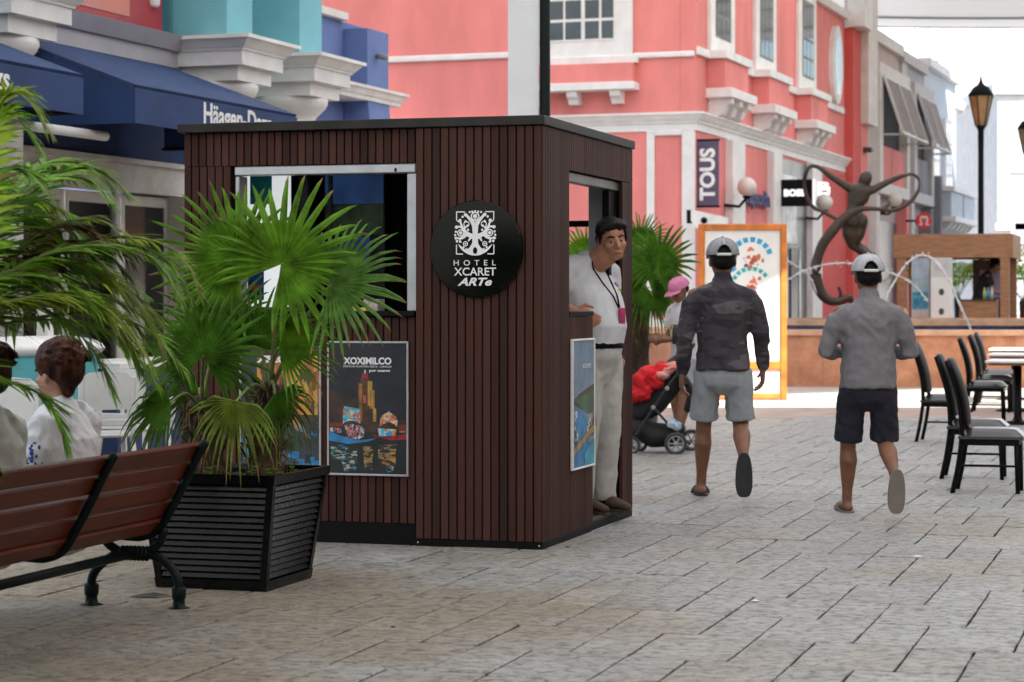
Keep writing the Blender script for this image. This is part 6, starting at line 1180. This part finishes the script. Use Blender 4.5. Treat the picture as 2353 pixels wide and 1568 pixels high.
# woman with a pink cap at the stroller
def cap_woman():
    t = thing('person', 'woman in pink cap and white printed T-shirt looking down beside stroller', 'person', Vector(((1574 - CX) / FP * 22.0, 22.0, 0)), R(118)); t.scale = (.95,) * 3; body = MB()
    torso_prims(body, Vector((0, 0, .93)), Vector((0, 0, 1.08)), Vector((0, .02, 1.30)), Vector((0, .02, 1.43)), (.13, .12, .14, .07), (.1, .09, .1, .07)); body.tube([(0, .02, 1.41), (0, .05, 1.54)], [.055, .052], 12); M = head_prims(body, Vector((0, .07, 1.60)), .15, -.45)
    arms = [((.18, .02, 1.38), (.22, .06, 1.10), (.06, .27, 1.08)), ((-.18, .02, 1.38), (-.22, .08, 1.10), (-.05, .30, 1.10))]
    for A in arms: A = [Vector(p) for p in A]; body.tube(A[:2], [.043, .036], 12); body.tube([A[1], A[1].lerp(A[2], .35), A[2]], [.037, .037, .025], 12); hand(body, A[2], (A[2] - A[1]) + Vector((0, .1, 0)), (0, 0, 1), .7)
    lg_ = [((.09, 0, .9), (.10, .06, .49), (.10, .0, .085)), ((-.09, 0, .9), (-.10, .08, .49), (-.10, .16, .085))]
    for l in lg_: leg_bare(body, *l); foot_flat(body, l[2])
    obj('body', remesh(body, .0085, 2, 'body'), skin_b, t); face_parts(t, M); hair_under(t, M)
    sh = MB(); torso_prims(sh, Vector((0, 0, .90)), Vector((0, .01, 1.08)), Vector((0, .02, 1.30)), Vector((0, .02, 1.44)), (.18, .17, .18, .085), (.135, .125, .135, .08))
    for A in arms: A = [Vector(p) for p in A]; sh.tube([Vector((A[0].x * .5, A[0].y, A[0].z + .02)), A[0], A[0].lerp(A[1], .62)], [.085, .083, .082], 14, True)
    s_ = cloth('t_shirt', sh, pm('white_jersey', (.62, .60, .62), .85, .06, 8, .15, 160), t, .014, 3, .012, 10, 4); bl = BVHTree.FromPolygons([v.co for v in s_.data.vertices], [list(p.vertices) for p in s_.data.polygons])
    for z, ww, hh, nm, c_ in ((1.20, .075, .055, 'yellow_print', (.75, .48, .03)), (1.215, .065, .006, 'dark_print', (.05, .04, .03))):
        m = MB(); n = 16; vs_ = []
        for k in range(n):
            x, zz = ww * math.cos(2 * math.pi * k / n), z + hh * math.sin(2 * math.pi * k / n); h = bl.ray_cast(Vector((x, 1, zz)), Vector((0, -1, 0))); vs_.append((h[0] if h[0] else Vector((x, .15, zz))) + Vector((0, .006 if nm == 'yellow_print' else .009, 0)))
        m.add(vs_, [list(range(n))]); m.build(nm, pm(nm + '_c', c_, .7, .1, 9), s_, fix=False)
    so_ = MB(); so_.tube([(0, 0, 1.0), (0, 0, .9), (0, -.01, .8)], [(.15, .12), (.165, .13), (.15, .12)], 16, ref=(1, 0, 0))
    for hp, kn, an in lg_: hp, kn = Vector(hp), Vector(kn); so_.tube([hp, hp.lerp(kn, .5), hp.lerp(kn, .8)], [.1, .098, .1], 14, True)
    cloth('shorts', so_, grey_sh, t, .014, 3, .008, 12, 7); cap_part(t, M, pm('pink_cap_cotton', (.62, .20, .36), .8, .08, 20, .1, 150), pm('pink_cap_seam', (.55, .17, .31), .8, .05, 9), 1.13)
    for l in lg_: sandal(t, Matrix.Translation((l[2][0], l[2][1] + .065, 0)), pm('grey_rubber', (.12, .12, .12), .7, .1, 6), .14, .047)
cap_woman()
bt = MB().lathe([(.03, 0), (.032, .12), (.02, .16), (.02, .19)], 14).build('drink_bottle', pm('dark_bottle', (.02, .022, .026), .4, .1, 5), None, Vector(((1552 - CX) / FP * 21.75, 21.75, 1.0))); tag(bt, 'dark drink bottle held by the woman in the pink cap', 'bottle')

# person serving in the wooden kiosk
def server():
    t = thing('person', 'person in black T-shirt bending over the wooden kiosk counter', 'person', FW.o + FW.p * -.62 + FW.d * .80 + Vector((0, 0, .421)), R(-95)); t.scale = (1.15,) * 3; body = MB()
    torso_prims(body, Vector((0, 0, .9)), Vector((0, .03, 1.05)), Vector((0, .12, 1.26)), Vector((0, .17, 1.36)), (.13, .12, .14, .07), (.1, .09, .1, .07)); body.tube([(0, .17, 1.35), (0, .25, 1.46)], [.055, .05], 12); M = head_prims(body, Vector((0, .29, 1.51)), .3, -.5)
    arms = [((.18, .14, 1.32), (.22, .22, 1.05), (.10, .42, 1.0)), ((-.18, .14, 1.32), (-.22, .22, 1.05), (-.1, .42, 1.02))]
    for A in arms: A = [Vector(p) for p in A]; body.tube(A[:2], [.043, .036], 12); body.tube([A[1], A[2]], [.037, .026], 12); hand(body, A[2], A[2] - A[1], (0, 0, 1), .6)
    obj('body', remesh(body, .011, 2, 'body'), skin_b, t); face_parts(t, M); hair_short(t, M, hair_m, seed=9, voxel=.012)
    sh = MB(); torso_prims(sh, Vector((0, 0, .88)), Vector((0, .03, 1.05)), Vector((0, .12, 1.26)), Vector((0, .165, 1.37)), (.175, .165, .175, .08), (.13, .12, .13, .08))
    for A in arms: A = [Vector(p) for p in A]; sh.tube([A[0], A[0].lerp(A[1], .6)], [.085, .078], 12, True)
    cloth('t_shirt', sh, pm('black_cotton', (.012, .011, .014), .9, .1, 8), t, .016, 3, .009, 10, 3)
    tr_ = MB(); tr_.tube([(0, 0, .95), (0, 0, .8)], [(.155, .12), (.16, .13)], 14, ref=(1, 0, 0))
    for sx in (-.09, .09): tr_.tube([(sx, 0, .85), (sx, .02, .5), (sx, 0, .02)], [.1, .085, .07], 12, True)
    cloth('trousers', tr_, pm('dark_trousers', (.02, .02, .025), .9, .1, 8), t, .016, 3, .008, 10, 6)
server()

# two people sitting on the bench
def sitter(label, tpos, hair_mat, blouse, seed, bun, emb, yaw):
    base = BR + Matrix.Rotation(-A0, 3, 'Z') @ Vector((-.34, -tpos, .405)); t = thing('person', label, 'person', base, -A0 + R(90)); t.scale = (.94,) * 3; body = MB()
    body.tube([(0, 0, .06), (0, -.02, .25), (0, .0, .45), (0, .02, .555)], [(.13, .11), (.12, .1), (.14, .1), (.07, .065)], 16, ref=(1, 0, 0)); body.tube([(0, .02, .53), (0, .04, .66)], [.052, .05], 12); M = head_prims(body, Vector((0, .055, .725)), yaw, -.08, .98)
    arms = [((.175, .0, .49), (.21, .06, .24), (.12, .24, .16)), ((-.175, .0, .49), (-.215, .05, .24), (-.12, .24, .16))]
    for A in arms: A = [Vector(p) for p in A]; body.tube(A[:2], [.042, .035], 12); body.tube([A[1], A[2]], [.036, .026], 12); hand(body, A[2], A[2] - A[1], (0, 0, 1), .6)
    for sx in (-.09, .09): body.tube([(sx, .02, .08), (sx * 1.1, .46, .07)], [.08, .058], 12); body.tube([(sx * 1.1, .46, .06), (sx * 1.1, .48, -.10), (sx * 1.1, .52, -.32)], [.055, .052, .036], 12); body.tube([(sx * 1.1, .48, -.37), (sx * 1.1, .66, -.385)], [.035, (.022, .036)], 10)
    obj('body', remesh(body, .0085, 2, 'body'), skin_c, t); face_parts(t, M, brow=hair_mat)
    hb = MB(); hb.X = M; g = random.Random(seed)
    hb.ell((0, -.030, .06), (.105, .122, .108)); hb.ell((0, -.085, .025), (.092, .075, .105))
    if bun: hb.ell((0, -.095, .085), (.07, .062, .06)); hb.tube([(0, -.08, -.02), (0, -.075, -.085)], [.06, .035], 10)
    for _ in range(130):
        a = g.uniform(0, 6.28); e = g.uniform(-.2, 1.5); p = Vector((.102 * math.cos(a) * math.cos(e), -.035 + .120 * math.sin(a) * math.cos(e), .06 + .110 * math.sin(e)))
        if p.y > .035 and p.z < .095: continue
        hb.tube([p, p + Vector((g.uniform(-.01, .01), -.025, .006)), p + Vector((0, -.05, -.008))], [.010, .009, .004], 5)
    obj('hair', remesh(hb, .008, 1, 'hair'), hair_mat, t)
    sh = MB(); sh.tube([(0, .0, .02), (0, -.02, .22), (0, -.015, .42), (0, .012, .555)], [(.185, .15), (.185, .14), (.185, .13), (.085, .08)], 18, ref=(1, 0, 0), rounds=3)
    for A in arms: A = [Vector(p) for p in A]; sh.tube([Vector((A[0].x * .5, A[0].y, A[0].z + .025)), A[0], A[0].lerp(A[1], .5), A[0].lerp(A[1], .95)], [.09, .09, .095, .092], 14, True)
    s_ = cloth('blouse', sh, blouse, t, .011, 2, .016, 9, seed, .6)
    if emb:
        bl = BVHTree.FromPolygons([v.co for v in s_.data.vertices], [list(p.vertices) for p in s_.data.polygons]); em = pm('blue_embroidery', (.03, .06, .35), .8, .2, 20); rr_ = random.Random(3); mb_ = MB()
        for k in range(26):
            y, z = .02 + rr_.gauss(0, .025), .36 + rr_.gauss(0, .035); h = bl.ray_cast(Vector((-1, y, z)), Vector((1, 0, 0)))
            if h[0]: mb_.ell(h[0], (.004, .009 * rr_.uniform(.5, 1.3), .009 * rr_.uniform(.5, 1.3)), 7, 5)
        tag(mb_.build('embroidery', em, s_), kind='stuff')
    sk = MB(); sk.tube([(0, .0, .08), (0, .2, .075), (0, .43, .065)], [(.17, .105), (.17, .09), (.16, .075)], 16, ref=(1, 0, 0)); cloth('skirt', sk, pm('maroon_skirt', (.10, .012, .02), .9, .15, 8), t, .014, 3, .01, 9, seed + 1)
blouse_m = pm('white_linen', (.64, .65, .69), .85, .05, 6, .45, 16)
sitter('woman with brown swept-up hair and white embroidered blouse sitting on the bench', .50, hair_b, blouse_m, 21, True, True, -.2)
sitter('person in a white blouse sitting at the left edge of the bench', 1.16, hair_b, pm('white_gauze', (.55, .57, .56), .85, .05, 6, .2, 120), 22, False, False, .1)

# ================================================================== stroller
Ys = 20.9; SP = lambda x, y, dy=0: at(x, y, Ys + dy)
so = thing('stroller', 'black stroller with a red blanket next to the woman in the pink cap', 'stroller', SP(1530, HZ).xy.to_3d()); off = -so.location
alm = pm('stroller_tube', (.03, .03, .032), .35, .1, 5, metal=.4); rub = pm('tyre_rubber', (.05, .05, .052), .8, .1, 8); hub_m = pm('grey_plastic', (.30, .30, .31), .5, .1, 6); fabk = pm('black_nylon', (.012, .012, .014), .75, .15, 6, .1, 80)
def smb(): m = MB(); m.X = Matrix.Translation(off); return m
def wheel(x, y, r, dy):
    c = SP(x, y, dy) + off; m = MB(); m.tube([c + Vector((r * .86 * math.cos(a), 0, r * .86 * math.sin(a))) for a in [k * math.pi / 14 for k in range(28)]], r * .15, 8, closed=True); w = m.build('wheel', rub, so)
    m = MB(); m.tube([c + Vector((r * .66 * math.cos(a), 0, r * .66 * math.sin(a))) for a in [k * math.pi / 14 for k in range(28)]], r * .07, 6, closed=True)
    for k in range(6): a = k * math.pi / 3; m.tube([c, c + Vector((r * .66 * math.cos(a), 0, r * .66 * math.sin(a)))], r * .07, 6)
    m.ell(c, (r * .2, .03, r * .2), 10, 8); m.build('rim', hub_m, w)
rw = lambda y, Y_: (CH - (y - HZ) / FP * Y_)
for x, dy, r in ((1553, -.25, .105), (1589, .25, .105), (1450, -.2, .085), (1468, .2, .085)): wheel(x, HZ + (CH - r) * FP / (Ys + dy), r, dy)
for dy in (-.22, .22):
    smb().tube(spline([SP(1462, 1000, dy), SP(1490, 955, dy), SP(1530, 895, dy), SP(1570, 840, dy), SP(1592, 795, dy)], 4), .014, 8).build('side_tube', alm, so); smb().tube([SP(1500, 935, dy), SP(1545, 985, dy), SP(1585, 1020, dy)], .012, 8).build('rear_strut', alm, so)
    for x, y in ((1501, 937), (1533, 893)): smb().ell(SP(x, y, dy - .03 if dy < 0 else dy + .03), (.022, .012, .022), 10, 8).build('joint_knob', hub_m, so)
smb().tube([SP(1592, 795, -.22), SP(1594, 792, 0), SP(1592, 795, .22)], .018, 8).build('handle', fabk, so)
m = smb(); m.tube(spline([SP(1470, 945), SP(1500, 925), SP(1530, 880), SP(1565, 835)], 5), lerp_list([(.05, .19), (.1, .2), (.13, .2), (.08, .2)][0:1] and [.1, .13, .15, .1], 16), 14); obj('seat_shell', remesh(m, .02, 4, 'seat_shell'), fabk, so)
m = smb(); m.tube(spline([SP(1540, 850), SP(1572, 870), SP(1588, 905), SP(1580, 940)], 5), [(.2, .035)] * 16, 14, ref=(0, 1, 0)); m.build('hood', fabk, so)
m = smb(); m.tube([SP(1468, 985), SP(1500, 1000), SP(1545, 1000), SP(1562, 985)], [(.10, .17), (.12, .2), (.11, .2), (.06, .17)], 14, ref=(0, 0, 1)); obj('basket', remesh(m, .02, 3, 'basket'), fabk, so)
def blob(name, label, cat, pts, r, m_, seed):
    c = SP(*pts[0][:2]); t = thing(name, label, cat, c); m = MB(); m.X = Matrix.Translation(-c)
    for p in pts: m.ell(SP(*p), r)
    cloth('cloth', m, m_, t, .015, 2, .035, 12, seed, 1)
blob('red_blanket', 'crumpled bright red blanket on the stroller seat', 'blanket', [(1472, 875, -.1), (1490, 860, -.1), (1505, 875, -.1), (1480, 900, -.1), (1464, 905, -.1), (1520, 855, -.05)], (.09, .14, .085), pm('red_fleece', (.62, .012, .02), .9, .15, 8), 3)
blob('orange_cloth', 'pink and orange cloth lying over the stroller top', 'cloth', [(1535, 850, -.12), (1550, 842, -.12), (1520, 862, -.14)], (.07, .12, .04), pm('orange_pink_cloth', (.65, .18, .12), .9, .4, 9, c2=(.6, .3, .3)), 5)
blob('blue_bag', 'small blue and white bag in the stroller basket', 'bag', [(1545, 972, -.22), (1555, 978, -.22)], (.05, .05, .04), pm('blue_bag_print', (.1, .25, .5), .6, .5, 9, c2=(.6, .65, .7)), 6)

# ================================================================== white cafe furniture on the left
resin = pm('white_resin', (.62, .63, .62), .4, .05, 4)
def resin_chair():
    t = thing('resin_chair', '', 'chair', group='white resin chairs on the left')
    for x, y, tx, ty in ((-.22, -.2, -.19, -.17), (.22, -.2, .19, -.17), (-.22, .24, -.19, .18), (.22, .24, .19, .18)): MB().tube([(x, y, 0), (tx, ty, .42)], [(.018, .026), (.02, .03)], 6, True, ref=(1, 0, 0)).build('leg', resin, t)
    MB().cbox(-.22, .22, -.22, .22, .415, .445, .012).build('seat', resin, t)
    m = MB(); p = [(-.21, .42), (.21, .42), (.22, .84), (.18, .885), (.08, .90), (-.08, .90), (-.18, .885), (-.22, .84)]
    for a, b, c, d in ((-.21, -.17, .44, .86), (.17, .21, .44, .86)): m.cbox(a, b, .20, .235, c, d, .006)
    m.prism([(-.169, .62), (.169, .62), (.169, .862), (.13, .89), (0, .90), (-.13, .89), (-.169, .862)], .205, .23, 'xz'); m.cbox(-.169, .169, .205, .23, .50, .55, .005); m.build('backrest', resin, t)
    for sx in (-1, 1): MB().tube(spline([(sx * .215, .21, .66), (sx * .24, .0, .66), (sx * .235, -.18, .63), (sx * .215, -.2, .42)], 5), [(.014, .024)] * 16, 8, ref=(1, 0, 0)).build('arm', resin, t)
    return t
rc = resin_chair()
for i, (x, Y, rz, lb) in enumerate(((62, 15.3, R(165), 'white resin chair seen past the face of the seated woman'), (235, 16.6, R(200), 'white resin chair just right of the seated woman'), (310, 17.5, R(160), 'white resin chair behind the drooping fan palm leaves'), (-25, 16.8, R(30), 'white resin chair at the left edge behind the bench'))):
    o = rc if i == 0 else copy_tree(rc); o.location = at(x, HZ, Y).xy.to_3d(); o.rotation_euler = (0, 0, rz); o['label'] = lb
fz = thing('ice_cream_freezer', 'turquoise ice cream freezer with rounded white lid behind the seated woman', 'freezer', at(75, HZ, 18.3).xy.to_3d(), -AB)
bx('cabinet', pm('turquoise_enamel', (.08, .42, .48), .35, .08, 3), fz, -.38, .38, -1.0, .42, .05, .98, .03); m = MB(); m.tube([(0, -1.02, 1.03), (0, .44, 1.03)], [(.10, .42)] * 2, 16, True, ref=(0, 0, 1)); m.build('lid', white, fz)
for y in (-.85, .3): MB().lathe([(.04, 0), (.04, .05)], 12, (.25, y, 0)).build('caster', black, fz)
nv = thing('navy_counter', 'navy and white counter behind the resin chairs', 'counter', at(330, HZ, 21).xy.to_3d(), -AB); bx('body', pm('navy_laminate', (.015, .03, .12), .4, .1, 3), nv, -.4, .4, -1.2, 1.0, 0, .82); bx('worktop', white, nv, -.45, .45, -1.25, 1.05, .821, .87); bx('post', white, nv, -.42, -.3, -1.2, -1.1, .871, 1.35)
# round red sign with a white looped emblem
rs = thing('round_red_sign', 'small round red sign with white looped emblem on grey pier', 'sign', at(2122, 508, 60), 0)
m = MB(); m.X = Matrix.Rotation(R(90), 4, 'X'); m.lathe([(0, -.04), (.215, -.04), (.22, -.03), (.22, .03), (.215, .04), (0, .04)], 32, smooth=False); m.build('disc', pm('red_enamel', (.66, .012, .03), .4, .05, 4), rs)
MB().tube(spline([(-.14, -.05, -.1), (-.06, -.05, -.1), (-.09, -.05, .0), (-.08, -.05, .09), (-.03, -.05, .11), (.0, -.05, .06), (.03, -.05, .11), (.08, -.05, .09), (.09, -.05, .0), (.06, -.05, -.1), (.14, -.05, -.1)], 5), [(.006, .022)] * 51, 6, ref=(0, 1, 0)).build('emblem', white, rs); MB().tube([(-.2, 0, 0), (-.45, 0, 0)], .03, 8).build('arm', black, rs)
# litter on the paving
lf = MB(); lf.sm = True; lf.add([(-.1, 0, .004), (-.05, .03, .012), (.02, .035, .02), (.1, .005, .01), (.02, -.03, .008), (-.05, -.028, .006), (-.02, 0, .018)], [(0, 6, 1), (1, 6, 2), (2, 6, 3), (3, 6, 4), (4, 6, 5), (5, 6, 0)]); o = lf.build('fallen_leaf', pm('dark_dry_leaf', (.02, .028, .022), .6, .3, 12), None, gnd(342, 1379) + Vector((0, 0, .012)), fix=False); tag(o, 'dark fallen leaf on the paving between the bench feet', 'leaf')
for i, (x, y, sz, c_, lb) in enumerate(((2540, 2030, .02, (.7, .75, .72), 'white paper scrap on the paving in the middle foreground'), (1907, 1847, .014, (.02, .02, .02), 'small black pebble on the paving by the kiosk corner'), (3085, 1880, .03, (.7, .7, .7), 'pale paper scrap on the paving behind the man in grey'), (1321, 2118, .012, (.03, .025, .02), 'dark crumb on the paving below the kiosk front'))):
    p_ = gnd(x * .6836, y * .6836); m = MB(); m.ell((0, 0, 0), (sz, sz * .7, sz * .25), 8, 6); o = m.build(('paper_scrap', 'pebble', 'paper_scrap', 'crumb')[i], pm('litter_%d' % i, c_, .7, .1, 9), None, p_ + Vector((0, 0, .014))); tag(o, lb, 'litter')
# every top-level object in the scene is finished here
